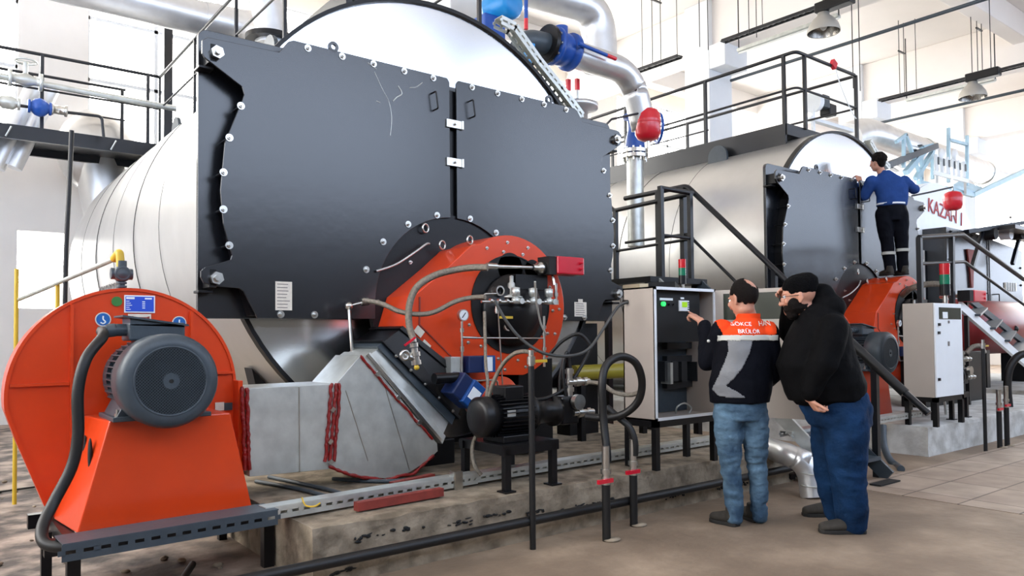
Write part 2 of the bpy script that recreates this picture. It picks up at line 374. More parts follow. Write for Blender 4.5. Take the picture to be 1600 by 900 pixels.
# chipped holes and cracks in the face of the near plinth
b = B()
for i in range(150):
    k = i//10; x = 1.85+4.2*((k*.618) % 1)+random.gauss(0, .07); z = .06+.2*((k*.37) % 1)+random.gauss(0, .008); L = .006+.022*random.random()
    b.sphere((x, 3.858, z), 1, 7, 4, (L, .006, .003+.008*random.random()), Matrix.Rotation(random.uniform(-.3, .3), 3, 'Y'))
t = tag(b.out('chipped_patches', 'dark'), 'dark chips along the face of the near concrete plinth', 'chipped concrete'); t['kind'] = 'stuff'
# loose rubble and scrap wire on the dirty floor
b = B()
for i in range(170):
    x = -1.6+3.1*random.random(); y = 3.3+6*random.random(); r = .006+.022*random.random()
    b.sphere((x, y, r*.4), r, 6, 4, (1.4, 1, .6), Matrix.Rotation(random.random()*6, 3, 'Z'))
t = tag(b.out('rubble', 'plinth'), 'small rubble scattered on the dirty floor behind the orange blower', 'rubble'); t['kind'] = 'stuff'
for pts, lb in (([(-.9, 4.9, .01), (-.2, 5.1, .015), (.25, 5.15, .05), (.33, 5.25, .09)], 'thin bent wire lying on the dirty floor left of the blower'),
                ([(-1.4, 7.6, .02), (.2, 7.9, .02), (1.2, 8.1, .02)], 'dark rod lying across the floor behind the blower')):
    tag(B().tube(pts, .008, 8).out('scrap_wire', 'rubber'), lb, 'wire')
# ================================================================ the two big boilers
XC, ZC, RB, YP, YD = 3.59, 2.34, 1.92, 5.60, 5.40
def hexplate(pts): return pts
def make_boiler(label):
    t = thing('boiler', (XC, YP, .32), label, 'boiler')
    b = B(); y = YP+.02; n = 96
    segs = [1.62, 1.03, 1.0, 1.05, 1.05, 1.1]
    for k, L in enumerate(segs):
        r = RB-(.004 if k % 2 else 0); b.cyl((XC, y, ZC), (XC, y+L+.01, ZC), r, n=n, cap=(k == len(segs)-1)); y += L
    b.out('cladding', 'silver', t)
    b = B(); y = YP+.02
    for L in segs[:-1]:
        y += L; b.torus((XC, y, ZC), (0, 1, 0), RB-.001, .0045, n, 6)
    b.out('cladding_seam', 'seam', t)
    b = B(); b.ringcyl((XC, YP-.035, ZC), (XC, YP+.05, ZC), RB+.006, RB-.026, 96); b.out('rim', 'black', t)
    b = B(); b.cyl((XC, YP-.005, ZC), (XC, YP+.03, ZC), RB-.022, n=96); b.out('head_sheet', 'head', t)
    # frame plate behind the doors (rounded top corners)
    pts = []
    x0, x1, z0, z1, r = XC-2.06, XC+2.06, 1.48, 3.54, .06
    pts += [(x0, z0), (x1, z0)]
    pts += [(x1-r+r*math.cos(a), z1-.0-r+r*math.sin(a)) for a in [PI/2*i/6 for i in range(7)]]
    pts += [(x0+r+r*math.cos(a), z1-r+r*math.sin(a)) for a in [PI/2+PI/2*i/6 for i in range(7)]]
    b = B(); b.prism(pts, YP-.07, YP-.03); b.out('frame_plate', 'door', t, .004)
    b = B(); bx = B()
    # inner box the doors close against
    ob = [(XC-1.72, 1.5), (XC+1.72, 1.5), (XC+1.86, 2.0), (XC+1.9, 2.4), (XC+1.74, 3.1), (XC+1.4, 3.46), (XC-1.4, 3.46), (XC-1.74, 3.1), (XC-1.9, 2.4), (XC-1.86, 2.0)]
    b.prism(ob, YD+.02, YP-.07); b.out('smoke_box', 'black', t)
    # doors; outline measured on the left leaf, the right one mirrors it
    L = [(-1.42, 3.555), (-.06, 3.55), (-.035, 3.52), (-.035, 2.35)]
    arc = [(0-.75*math.sin(a), 1.6+.75*math.cos(a)) for a in [math.radians(3+87*i/14) for i in range(15)]]
    L += arc + [(-.75, 1.48), (-1.69, 1.48), (-1.79, 1.67), (-1.82, 1.69), (-1.99, 1.70), (-2.06, 1.72), (-2.08, 1.76), (-2.08, 1.80), (-2.05, 1.83),
          (-1.88, 1.89), (-1.87, 1.92), (-1.93, 2.14), (-1.95, 2.37), (-1.92, 2.71), (-1.80, 3.03), (-1.785, 3.08), (-1.80, 3.13), (-2.06, 3.285), (-2.075, 3.31), (-2.075, 3.40), (-2.04, 3.43), (-1.53, 3.44), (-1.46, 3.535)]
    for sgn in (-1, 1):
        pts = [(XC-sgn*p[0]*-1 if sgn == -1 else XC-p[0], p[1]) for p in L]
        pts = [(XC+(p[0] if sgn == -1 else -p[0]), p[1]) for p in L]
        b = B(); b.prism(pts, YD-.02, YD); d = b.out('door', 'door', t, .003)
        bp = [(-1.31, 3.52), (-1.03, 3.52), (-.76, 3.52), (-.48, 3.52), (-.2, 3.52), (-1.81, 2.99), (-1.89, 2.75), (-1.93, 2.5), (-1.93, 2.24), (-1.89, 1.99), (-1.52, 1.51), (-1.26, 1.51), (-.68, 2.1), (-.45, 2.26), (-.17, 2.36), (-.83, 1.87)]
        s = 1 if sgn == -1 else -1
        bolts(d, [(XC+s*x, YD-.02, z) for x, z in bp], .027)
        bs = B()
        for x, z in bp[5:10]: bs.cyl((XC+s*x, YD, z), (XC+s*x, YP-.07, z), .009, n=8)
        bs.out('stud', 'black', d)
        for z in (3.33, 1.755): # hinge with its big nut
            h = B(); h.box((XC+s*-2.0, YD+.07, z), (.05, .18, .13)); h.box((XC+s*-2.03, YD+.1, z-.09), (.1, .12, .02)); h.out('hinge', 'black', d, .004)
            h = B(); h.cyl((XC+s*-1.98, YD-.02, z), (XC+s*-1.98, YD-.06, z), .046, n=6); h.ringcyl((XC+s*-1.98, YD-.06, z), (XC+s*-1.98, YD-.062, z), .03, .028, 16); h.cyl((XC+s*-1.98, YD-.06, z), (XC+s*-1.98, YD-.085, z), .022, n=14); h.out('hinge_nut', 'zinc', d)
        h = B(); h.ringcyl((XC+s*-1.1, YD, 3.58), (XC+s*-1.1, YD-.02, 3.58), .042, .02, 20); h.box((XC+s*-1.1, YD-.01, 3.535), (.06, .02, .05)); h.out('lifting_eye', 'door', d)
        # pull handle bent from rod
        hx = XC+s*-.19; hz = 3.32
        h = B(); h.elbow([(hx-.02, YD-.02, hz+.07), (hx-.02, YD-.08, hz+.07), (hx+.0, YD-.08, hz-.07), (hx, YD-.02, hz-.07)], .007, .015, 8); h.out('handle', 'black', d)
    for z in (3.16, 2.83): # latches across the gap
        h = B(); h.box((XC+.0, YD-.03, z), (.15, .014, .07)); h.box((XC+.085, YD-.035, z), (.02, .022, .075)); h.cyl((XC+.01, YD-.03, z), (XC+.01, YD-.06, z), .012, n=6); h.out('latch', 'zinc', t, .002)
    b = B(); b.cyl((XC, YD+.0, 1.6), (XC, YD+.06, 1.6), .775, n=48); b.out('burner_plate', 'black', t)
    bolts(t, [(XC-.42, YD, 1.95), (XC-.3, YD, 1.82), (XC-.55, YD, 1.62)], .016)
    # saddles
    for yy in (YP+.5, YP+5.5):
        b = B(); pts = [(XC-1.3, .32), (XC+1.3, .32)]+[(XC+(RB+.015)*math.sin(a), ZC-(RB+.015)*math.cos(a)) for a in [math.radians(50-100*i/16) for i in range(17)]]
        b.prism(pts, yy, yy+.18); b.out('saddle', 'black', t)
    # lifting lugs on the crown
    for yy in (7.05, 10.4):
        b = B(); pts = [(yy-.17, 0), (yy+.17, 0)]+[(yy+.17*math.cos(a), .17+.17*math.sin(a)) for a in [PI*i/10 for i in range(11)]]
        bb = B(); n = len(pts); vs = [Vector((XC-.98-.02, p[0], ZC+1.55+p[1])) for p in pts]+[Vector((XC-.98+.02, p[0], ZC+1.55+p[1])) for p in pts]
        bb.add(vs, [tuple(range(n))[::-1], tuple(range(n, 2*n))]+[(i, (i+1) % n, n+(i+1) % n, n+i) for i in range(n)]); bb.out('lifting_lug', 'motor', t)
    return t
boiler = make_boiler('near boiler with wide black front doors and silver drum filling the left half')
boiler2 = dup(boiler, (6.92, 0, -.03), 'second boiler behind the men, the worker in blue leaning on its doors')
# paper labels on near boiler
def sticker(parent, p0, p1, lines=8, m='label', name='paper_label', y=None):
    b = B(); b.span((p0[0], p0[1], p0[2]), (p1[0], p0[1]-.002, p1[2])); o = b.out(name, m, parent)
    b = B(); zt, zb = max(p0[2], p1[2]), min(p0[2], p1[2]); W = p1[0]-p0[0]
    for i in range(lines):
        z = zt-(zt-zb)*(i+.8)/(lines+.6); ww = W*(.55+.3*random.random()); b.span((p0[0]+W*.1, p0[1]-.002, z-.003), (p0[0]+W*.1+ww, p0[1]-.003, z+.003))
    b.out('printed_lines', 'ink', o); return o
sticker(boiler, (2.03, YD-.021, 1.75), (2.155, YD-.021, 1.54))
sticker(boiler, (4.98, YD-.021, 1.66), (5.14, YD-.021, 1.52), 6)
b = B(); b.span((5.03, YD-.021, 1.66), (5.09, YD-.024, 1.69)); b.out('paper_tab', 'label', boiler)
sc_ = [c_ for c_ in boiler.children if c_.name.startswith('door')][0]
for pts_, r_ in (([(585, 112), (597, 138), (608, 160), (612, 185), (610, 212)], .0022), ([(622, 134), (628, 146), (620, 152), (614, 158)], .005), ([(640, 137), (650, 136), (660, 129)], .003), ([(575, 98), (583, 104), (588, 108)], .004), ([(588, 158), (594, 160)], .004)):
    b = B(); b.tube([at(u, v, Y=YD-.0205) for u, v in pts_], r_, 6); o_ = b.out('scratch', 'galv', sc_); 
# maker's lettering and green stripe on the flank of the near boiler, bent round the drum
def on_drum(o, xa, ya, za):
    for v in o.data.vertices:
        s, t, dep = v.co.x, v.co.y, v.co.z; ang = math.asin((za-ZC)/RB)+t/RB; r = RB+.004+dep
        p = Vector((XC-r*math.cos(ang), ya-s, ZC+r*math.sin(ang))); v.co = p-Vector(boiler['_w'])
    o.location = (0, 0, 0)
wd = words('erensan', .34, (0, 0, 0), (1, 0, 0), (0, 1, 0), 'ink', None, 'maker_lettering', .001)
for c in wd.data.vertices: pass
wd.parent = boiler; on_drum(wd, 0, 10.35, 1.82)
bm = bmesh.new()
for i in range(13):
    for j in (0, 1): bm.verts.new((1.25*i/12, -.12+.05*j, .002))
bm.verts.ensure_lookup_table()
for i in range(12): bm.faces.new([bm.verts[2*i], bm.verts[2*i+2], bm.verts[2*i+3], bm.verts[2*i+1]])
me = bpy.data.meshes.new('green_stripe'); bm.to_mesh(me); bm.free(); me.materials.append(K['greenplug']); gs = bpy.data.objects.new('green_stripe', me); sc.collection.objects.link(gs); gs.parent = boiler; on_drum(gs, 0, 10.35, 1.82)
# ---- third boiler, white, far right
t = thing('boiler', (17.0, 7, .3), 'white third boiler lettered KAZAN 1 with grey front box, far right', 'boiler')
b = B(); b.cyl((17, 7, 2.4), (17, 13, 2.4), 2.1, n=72); b.out('shell', 'white', t)
b = B(); b.cyl((17, 6.96, 2.4), (17, 7.0, 2.4), 2.08, n=72); b.out('head_sheet', 'white', t)
words('KAZAN 1', .42, (16.4, 6.95, 3.84), (1, 0, -.1), (.1, 0, 1), 'redink', t, 'boiler_lettering')
b = B(); b.prism([(16.15, .9), (20.2, .9), (20.2, 3.2), (17.6, 3.42), (16.15, 3.44)], 6.5, 7.1); fb = b.out('front_box', 'door', t)
bolts(fb, [(16.35+.35*i, 6.5, 3.36) for i in range(5)]+[(16.28, 6.5, 1.2+.4*i) for i in range(5)]+[(20.08, 6.5, 1.2+.4*i) for i in range(5)], .03, m='black')
b = B(); b.span((18.2, 6.49, .9), (18.24, 6.47, 3.36)); b.out('door_seam', 'black', fb)
for hx in (17.95, 18.55):
    b = B(); b.elbow([(hx, 6.5, 2.15), (hx, 6.42, 2.15), (hx, 6.42, 1.75), (hx, 6.5, 1.75)], .012, .02, 8); b.out('handle', 'black', fb)
b = B(); b.span((14.95, 6.9, .9), (16.1, 6.98, 3.0)); sp = b.out('side_panel', 'plinthw', t)
b = B(); b.prism([(17.05, 3.05), (17.45, 3.05), (17.32, 2.5), (17.18, 2.5)], 6.46, 6.49); b.prism([(17.17, 2.5), (17.33, 2.5), (17.3, 2.25), (17.2, 2.25)], 6.46, 6.49); b.out('red_patch', 'primer', fb)
for yy in (7.6, 12):
    b = B(); pts = [(15.6, .3), (18.4, .3)]+[(17+2.11*math.sin(a), 2.4-2.11*math.cos(a)) for a in [math.radians(44-88*i/12) for i in range(13)]]; b.prism(pts, yy, yy+.2); b.out('saddle', 'black', t)
# ================================================================ burners
YV = 4.95
def make_burner(label, dx=0):
    t = thing('burner', (3.87, YV, .9), label, 'burner')
    c = (3.87, 1.585); r = .59
    out = [(3.42, .985), (2.86, 1.385), (2.95, 1.655), (3.27, 1.90), (3.46, 2.06)]
    out += [(c[0]+r*math.cos(a), c[1]+r*math.sin(a)) for a in [math.radians(122-200*i/30) for i in range(31)]]
    out += [(3.72, 1.02), (3.55, .97)]
    b = B(); b.prism(out, YV, YD); b.out('volute', 'orange', t, .006)
    # rolled strip standing proud of the front edge, and the fold line
    b = B(); b.bar((3.44, YV-.004, 1.03), (2.98, YV-.004, 1.43), .012, .008); b.bar((2.98, YV-.004, 1.43), (2.985, YV-.004, 1.64), .012, .008); b.out('weld_seam', 'primer', t)
    # front opening: black mouth with cast parts
    hc = (3.87, 1.6)
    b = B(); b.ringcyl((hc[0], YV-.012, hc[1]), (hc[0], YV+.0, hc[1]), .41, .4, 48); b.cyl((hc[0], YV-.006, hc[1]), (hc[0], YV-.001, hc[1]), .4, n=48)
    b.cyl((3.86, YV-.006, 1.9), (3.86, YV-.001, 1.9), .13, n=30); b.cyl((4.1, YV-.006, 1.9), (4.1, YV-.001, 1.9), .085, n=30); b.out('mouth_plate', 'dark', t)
    b = B(); b.lathe((3.86, YV-.005, 1.55), (0, -1, 0), [(0, .3), (.05, .3), (.07, .24), (.13, .2), (.14, .0)]); b.box((3.98, YV-.09, 1.78), (.34, .1, .12)); b.out('burner_head', 'black', t)
    fb = []
    for i in range(13):
        a = math.radians(118-24*i); fb.append((c[0]+.53*math.cos(a), YV, c[1]+.53*math.sin(a)))
    for i in range(12):
        a = math.radians(100-26*i); fb.append((c[0]+.455*math.cos(a), YV, c[1]+.455*math.sin(a)))
    fb = [p for p in fb if p[2] > 1.1 or p[0] > 3.6]
    bolts(t, fb, .014, t=.012)
    # lifting rings at the top edge
    for p in ((3.42, 5.3, 2.1), (3.56, 5.1, 2.13), (3.3, 5.37, 2.24)):
        B().torus(p, (.3, -1, 0), .035, .008, 20, 8).out('ring_bolt', 'zinc', t)
    b = B(); b.tube([(2.84, 5.36, 1.86), (3.0, 5.33, 1.92), (3.15, 5.3, 2.02), (3.28, 5.33, 2.1), (3.33, 5.36, 2.11)], .009, 8); b.out('igniter_lead', 'galv', t)
    for p in ((3.66, 1.7), (3.74, 1.42)):
        B().ringcyl((p[0], YV-.13, p[1]), (p[0], YV-.05, p[1]), .042, .03, 24).out('sight_glass', 'zinc', t)
    # fuel manifold with solenoids
    ym = YV-.2; zm = 1.615
    b = B(); b.cyl((3.42, ym, zm-.01), (4.2, ym, zm), .011, n=12)
    for x in (3.5, 3.58, 3.66, 3.86, 4.05): b.cyl((x, ym, zm), (x+.022, ym, zm), .019, n=6)
    b.cyl((3.57, ym, zm), (3.57, ym, zm-.1), .014, n=12); b.cyl((3.57, ym, zm-.06), (3.57, ym, zm-.09), .02, n=6)
    b.cyl((4.19, ym, zm), (4.19, ym, zm+.15), .012, n=12); b.cyl((4.19, ym, zm+.05), (4.19, ym, zm+.08), .02, n=6); b.cyl((4.19, ym, zm-.02), (4.19, ym, zm+.02), .022, n=12); b.out('fuel_manifold', 'zinc', t)
    for x in (3.76, 3.94, 4.11):
        b = B(); b.lathe((x, ym, zm-.02), (0, 0, 1), [(0, .0), (0, .034), (.045, .034), (.05, .02), (.06, .02), (.062, .035), (.13, .035), (.135, .0)], 18); b.cyl((x+.02, ym-.035, zm), (x+.02, ym-.06, zm), .024, n=16); b.out('solenoid_valve', 'galv', t)
    b = B(); b.lathe((3.78, ym+.08, zm+.03), (0, 0, 1), [(0, .0), (0, .09), (.012, .09), (.03, .035), (.12, .03), (.13, .018), (.18, .018), (.185, 0)], 22); b.out('pressure_regulator', 'galv', t)
    b = B(); b.elbow([(3.42, ym-.01, zm+.02), (3.44, ym-.02, zm+.05), (3.55, ym-.02, zm+.055)], .006, .01, 8); b.out('lever', 'zinc', t)
    b = B(); b.box((3.66, ym-.0, 1.485), (.13, .012, .02)); b.out('yellow_lever', 'yellow', t)
    # gauge on a thin pipe
    gx = 3.29; yg = YV-.12
    b = B(); b.cyl((gx, yg, 1.48), (gx, yg, 1.06), .009, n=10); b.cyl((gx, yg, 1.4), (gx, yg, 1.37), .018, n=6); b.cyl((gx, yg, 1.26), (gx, yg, 1.22), .018, n=6); b.cyl((gx, yg, 1.33), (gx+.14, yg, 1.325), .01, n=10)
    b.cyl((gx+.14, yg, 1.325), (4.08, yg-.05, 1.315), .006, n=8); b.cyl((3.64, yg, 1.58), (3.68, yg, .95), .006, n=8); b.cyl((4.08, yg-.05, 1.5), (4.08, yg-.05, 1.08), .011, n=10)
    for z in (1.42, 1.36, 1.24, 1.16): b.cyl((4.08, yg-.05, z), (4.08, yg-.05, z-.025), .021, n=6)
    b.elbow([(gx, yg, 1.06), (gx+.03, yg, .99), (gx+.3, yg, .99), (gx+.34, yg, .98), (gx+.36, yg, .7)], .008, .02, 8); b.cyl((gx+.345, yg, .9), (gx+.35, yg, .72), .017, n=8); b.out('impulse_pipework', 'zinc', t)
    b = B(); b.cyl((gx, yg, 1.5), (gx, yg-.03, 1.5), .046, n=28); g = b.out('pressure_gauge', 'zinc', t)
    b = B(); b.cyl((gx, yg-.03, 1.5), (gx, yg-.032, 1.5), .038, n=28); b.out('dial', 'white', g)
    B().bar((gx-.018, yg-.034, 1.48), (gx+.014, yg-.034, 1.52), .005).out('needle', 'dark', g)
    # small blue servo on its bracket
    b = B(); b.box((3.42, YV-.11, 1.12), (.19, .11, .13)); s = b.out('servo_motor', 'navy', t, .006)
    B().box((3.51, YV-.14, 1.12), (.1, .1, .13)).out('servo_cover', 'blue', s, .004)
    b = B(); b.box((3.5, YV-.193, 1.12), (.055, .004, .11)); b.out('rating_label', 'white', s)
    B().box((3.24, YV-.06, 1.11), (.09, .1, .14)).out('servo_bracket', 'galv', t, .003)
    # red oil regulator
    b = B(); b.box((4.32, 4.78, 1.925), (.3, .17, .15)); rb = b.out('control_box', 'red', t, .012)
    bolts(rb, [(4.42, 4.69, 1.95), (4.42, 4.69, 1.9)], .014, 'screw', 'red')
    B().box((4.13, 4.79, 1.92), (.08, .15, .15)).out('control_box_base', 'dark', t)
    b = B(); b.lathe((4.09, 4.79, 1.9), (-1, 0, 0), [(0, .0), (0, .05), (.06, .05), (.07, .025), (.12, .025)]); b.cyl((4.0, 4.79, 1.9), (3.58, 4.79, 1.89), .014, n=12); b.cyl((3.6, 4.79, 1.89), (3.5, 4.79, 1.89), .026, n=6)
    b.cyl((4.19, 4.79, 1.85), (4.19, 4.77, 1.76), .013, n=10); b.out('regulator_pipe', 'zinc', t)
    # lower orange drum and black casing behind it
    b = B(); b.lathe((3.72, YV-.05, .83), (0, 1, 0), [(0, 0), (0, .18), (.3, .18), (.3, 0)], 40); b.box((3.79, YV-.06, .76), (.1, .03, .2)); b.out('lower_drum', 'orange', t)
    return t
burner = make_burner('orange burner with open black mouth mounted on the near boiler doors')
burner2 = dup(burner, (7.12, 0, -.04), 'orange burner the worker in blue stands on, on the second boiler')
for o_ in [c_ for c_ in burner2.children if c_.name.startswith(('control_box', 'regulator_pipe'))]: # that box sits on its own pipe
    for g_ in list(o_.children): bpy.data.objects.remove(g_)
    bpy.data.objects.remove(o_)
# casing box between the near burner and the head
b = B(); b.span((3.98, 5.0, .36), (4.36, 5.35, 1.14)); o = b.out('burner_undercase', 'black', bev=.005); tag(o, 'black steel case under the right side of the near burner', 'steel case')
# blue damper actuator, hanging at an angle at the foot of the near burner
Ra = Matrix.Rotation(math.radians(38), 3, 'Y')
pc = at(722, 610, Y=4.72)
t = thing('damper_actuator', tuple(pc), 'tilted dark blue damper actuator with white label below the near burner', 'actuator')
B().box(pc, (.22, .17, .19), Ra).out('housing', 'navy', t, .01)
B().box(pc+Ra @ Vector((.05, -.075, 0)), (.13, .06, .2), Ra).out('cover', 'blue', t, .01)
B().box(pc+Ra @ Vector((.05, -.107, 0)), (.09, .004, .09), Ra).out('rating_label', 'white', t)
b = B(); q = pc+Ra @ Vector((.12, -.02, -.03)); b.box(q+Vector((.06, 0, -.09)), (.16, .02, .09), Matrix.Rotation(math.radians(45), 3, 'Y')); b.out('bracket', 'orange', t)
b = B(); q = pc+Ra @ Vector((-.16, 0, .0)); b.cyl(q-Vector((.12, 0, 0)), q+Vector((.1, 0, 0)), .04, n=18); b.out('shaft_coupling', 'black', t)
# ================================================================ blowers (fan + motor)
def make_blower(label):
    t = thing('blower', (1.0, 4.8, .33), label, 'blower')
    y0, y1 = 4.95, 5.25; cx, cz, r = .985, 1.02, .615
    out = [(1.6, .48), (1.6, 1.02)]+[(cx+r*math.cos(a), cz+r*math.sin(a)) for a in [math.radians(4+182*i/40) for i in range(41)]]+[(.43, .78), (.58, .37), (.66, .33), (1.3, .33)]
    b = B(); b.prism(out, y0, y1); b.out('scroll_case', 'orange', t, .006)
    b = B(); rim = [(p[0], p[1]) for p in out]
    for i in range(1, len(out)-2):
        p, q = out[i], out[i+1]; b.bar((p[0], y0-.004, p[1]), (q[0], y0-.004, q[1]), .018, .012, up=(0, 1, 0))
    b.out('rim_strip', 'orange', t)
    b = B(); 
    for c_, d_ in (((.68, y0-.014, 1.05), (.016, .03, .98)), ((1.33, y0-.014, 1.16), (.016, .03, .7)), ((.53, y0-.012, 1.09), (.28, .025, .014)), ((1.47, y0-.012, 1.12), (.24, .025, .014))): B().box(c_, d_).out('stiffener', 'orange', t)
    # outlet flange
    b = B(); b.box((1.605, 5.08, .75), (.03, .46, .64)); b.out('outlet_flange', 'orange', t, .003)
    # pedestal under the motor
    zt = .905
    f0, f1 = (.65, 4.5, .335), (1.56, 4.5, .335); g0, g1 = (.80, 4.5, zt), (1.43, 4.5, zt)
    b = B(); b.hexa([Vector(v) for v in ((.65, 4.5, .335), (.80, 4.5, zt), (.60, 4.95, .335), (.74, 4.95, zt), (1.56, 4.5, .335), (1.43, 4.5, zt), (1.5, 4.95, .335), (1.43, 4.95, zt))]); pd = b.out('pedestal', 'orange', t, .008)
    for zz, yy in ((.72, 4.62), (.72, 4.78)):
        x = .69; b = B(); b.sphere((.727+.0*zz, yy, zz), 1, 14, 8, (.012, .022, .09)); b.out('slot', 'dark', pd)
    # motor
    mx, mz = 1.05, 1.115
    b = B(); b.lathe((mx, 4.27, mz), (0, 1, 0), [(0, .175), (-.004, .2), (.01, .235), (.04, .252), (.2, .252), (.205, .24), (.205, .0)], 48); b.out('fan_cowl', 'motor', t)
    b = B(); b.cyl((mx, 4.285, mz), (mx, 4.30, mz), .2, n=40); b.out('cowl_back', 'dark', t)
    b = B(); g = .182
    for k in range(-16, 17):
        u = k*.0112; h = math.sqrt(max(g*g-u*u, 0))
        for a in (PI/4, -PI/4):
            c, s = math.cos(a), math.sin(a)
            b.bar((mx+u*c-h*s, 4.272, mz+u*s+h*c), (mx+u*c+h*s, 4.272, mz+u*s-h*c), .0042, .004, up=(0, 1, 0))
    b.torus((mx, 4.27, mz), (0, 1, 0), g, .006, 48); b.cyl((mx, 4.268, mz), (mx, 4.276, mz), .042, n=20); b.out('fan_grille', 'motor', t)
    B().cyl((mx, 4.262, mz), (mx, 4.27, mz), .011, n=12).out('shaft_hole', 'dark', t)
    b = B(); b.cyl((mx, 4.46, mz), (mx, 4.85, mz), .19, n=36)
    for k in range(40):
        a = 2*PI*k/40
        if abs(math.sin(a)) < .92:
            d = Vector((math.cos(a), 0, math.sin(a))); p = Vector((mx, 4.65, mz))+d*.2; b.box(p, (.06, .36, .007), Matrix.Rotation(-a, 3, 'Y'))
    b.cyl((mx, 4.84, mz), (mx, 4.95, mz), .21, n=36); b.out('motor_body', 'motor', t)
    for sx in (-1, 1):
        b = B(); b.box((mx+sx*.19, 4.62, .915), (.12, .4, .025)); b.hexa([Vector(v) for v in ((mx+sx*.2-.03, 4.45, .92), (mx+sx*.15-.03, 4.45, 1.02), (mx+sx*.2-.03, 4.8, .92), (mx+sx*.15-.03, 4.8, 1.02), (mx+sx*.2+.03, 4.45, .92), (mx+sx*.15+.03, 4.45, 1.02), (mx+sx*.2+.03, 4.8, .92), (mx+sx*.15+.03, 4.8, 1.02))]); f = b.out('motor_foot', 'motor', t, .004)
        b = B(); b.cyl((mx+sx*.22, 4.47, .927), (mx+sx*.22, 4.47, .945), .014, n=6); b.cyl((mx+sx*.22, 4.47, .94), (mx+sx*.22, 4.47, .965), .007, n=8); b.out('foot_bolt', 'zinc', f)
    b = B(); b.box((1.04, 4.62, 1.38), (.29, .2, .1)); tb = b.out('terminal_box', 'motor', t, .01)
    b = B(); b.hexa([Vector(v) for v in ((.86, 4.5, 1.46), (.86, 4.5, 1.47), (.86, 4.74, 1.46), (.86, 4.74, 1.47), (1.2, 4.5, 1.41), (1.2, 4.5, 1.42), (1.2, 4.74, 1.41), (1.2, 4.74, 1.42))])
    b.hexa([Vector(v) for v in ((.9, 4.52, 1.415), (.9, 4.52, 1.46), (.9, 4.72, 1.415), (.9, 4.72, 1.46), (1.18, 4.52, 1.405), (1.18, 4.52, 1.411), (1.18, 4.72, 1.405), (1.18, 4.72, 1.411))]); b.out('lid', 'motor', tb)
    b = B(); b.cyl((.9, 4.6, 1.39), (.84, 4.6, 1.39), .034, n=18); b.cyl((.84, 4.6, 1.39), (.8, 4.6, 1.385), .038, n=6); b.cyl((.8, 4.6, 1.385), (.76, 4.6, 1.38), .028, n=18); b.out('cable_gland', 'motor', tb)
    b = B(); b.box((1.04, 4.62, 1.335), (.2, .16, .08)); b.out('box_neck', 'motor', t)
    return t
blower = make_blower('near orange blower with grey motor on a sloping pedestal, front left')
blower2 = dup(blower, (7.95, 0, -.02), 'orange blower half hidden behind the man in the black hoodie')
# plates and labels on the near blower
yl = 4.945
def L(u, v): return at(u, v, Y=yl)
def plate(u0, v0, u1, v1, m, nm, par, off=0, th=.003):
    p0, p1 = L(u0, v0), L(u1, v1); return B().span((p0.x, yl-off, p0.z), (p1.x, yl-off-th, p1.z)).out(nm, m, par)
o = plate(194, 461, 242, 489, 'white', 'name_plate', blower)
plate(196, 463, 240, 487, mat('plate_blue', (38, 78, 200), .4), 'plate_field', o, .003, .002)
b = B()
for u, v, w_, h_ in [(197, 464, 13, 3.5), (226, 465.5, 11, 2.5)]+[(197, 470+3.2*i, 5+2*(i % 3), 1.1) for i in range(5)]+[(222, 471+3.2*i, 4.5, 1.5) for i in range(4)]:
    p0, p1 = L(u, v), L(u+w_, v+h_); b.span((p0.x, yl-.005, p0.z), (p1.x, yl-.006, p1.z))
b.out('printed_lines', 'white', o)
o = plate(200, 490.5, 236, 502, 'label', 'arrow_label', blower, 0, .002)
c = L(218, 496.3); b = B(); b.box((c.x, yl-.004, c.z), (.09, .003, .006)); b.prism([(c.x-.06, c.z), (c.x-.035, c.z+.01), (c.x-.035, c.z-.01)], yl-.005, yl-.002); b.prism([(c.x+.055, c.z+.009), (c.x+.03, c.z), (c.x+.055, c.z-.009)], yl-.005, yl-.002); b.out('arrow', 'primer', o)
c = L(182.5, 471); B().cyl(c, c-Vector((0, .003, 0)), .029, n=28).out('green_sticker', 'greenplug', blower)
for u, v in ((161, 499), (280, 504.5)):
    c = L(u, v); x, z = c.x, c.z
    o = B().cyl((x, yl, z), (x, yl-.002, z), .042, n=28).out('hook_sticker', 'label', blower)
    B().cyl((x, yl-.002, z), (x, yl-.004, z), .036, n=28).out('sticker_field', mat('sticker_blue', (24, 96, 170), .4), o)
    b = B(); b.tube([(x, yl-.005, z+.02), (x, yl-.005, z), (x+.012, yl-.005, z-.015), (x, yl-.005, z-.025), (x-.014, yl-.005, z-.018)], .004, 6, 4); b.out('hook_mark', 'white', o)
plate(336, 629, 350, 641, 'label', 'warning_label', blower); plate(350, 629.5, 363, 640.5, 'motor', 'warning_label_dark', blower)
# near blower frame
t = thing('steel_stand', (1.0, 4.6, 0), 'black steel frame carrying the near orange blower', 'steel frame')
b = B()
b.bar((.5, 4.47, .29), (1.75, 4.47, .29), .06, .08); b.bar((.5, 5.2, .29), (1.75, 5.2, .29), .06, .08); b.bar((.62, 4.47, .29), (.62, 5.25, .29), .06, .08); b.bar((1.6, 4.47, .29), (1.6, 5.25, .29), .06, .08); b.out('top_frame', 'black', t)
for x, y in ((.56, 4.9), (1.6, 5.2)): B().bar((x, y, 0), (x, y, .28), .05).out('leg', 'black', t)
for p in ((.62, 4.4), (1.62, 4.42)): B().bar((p[0], p[1], 0), (p[0], p[1], .28), .06).out('leg', 'black', t)
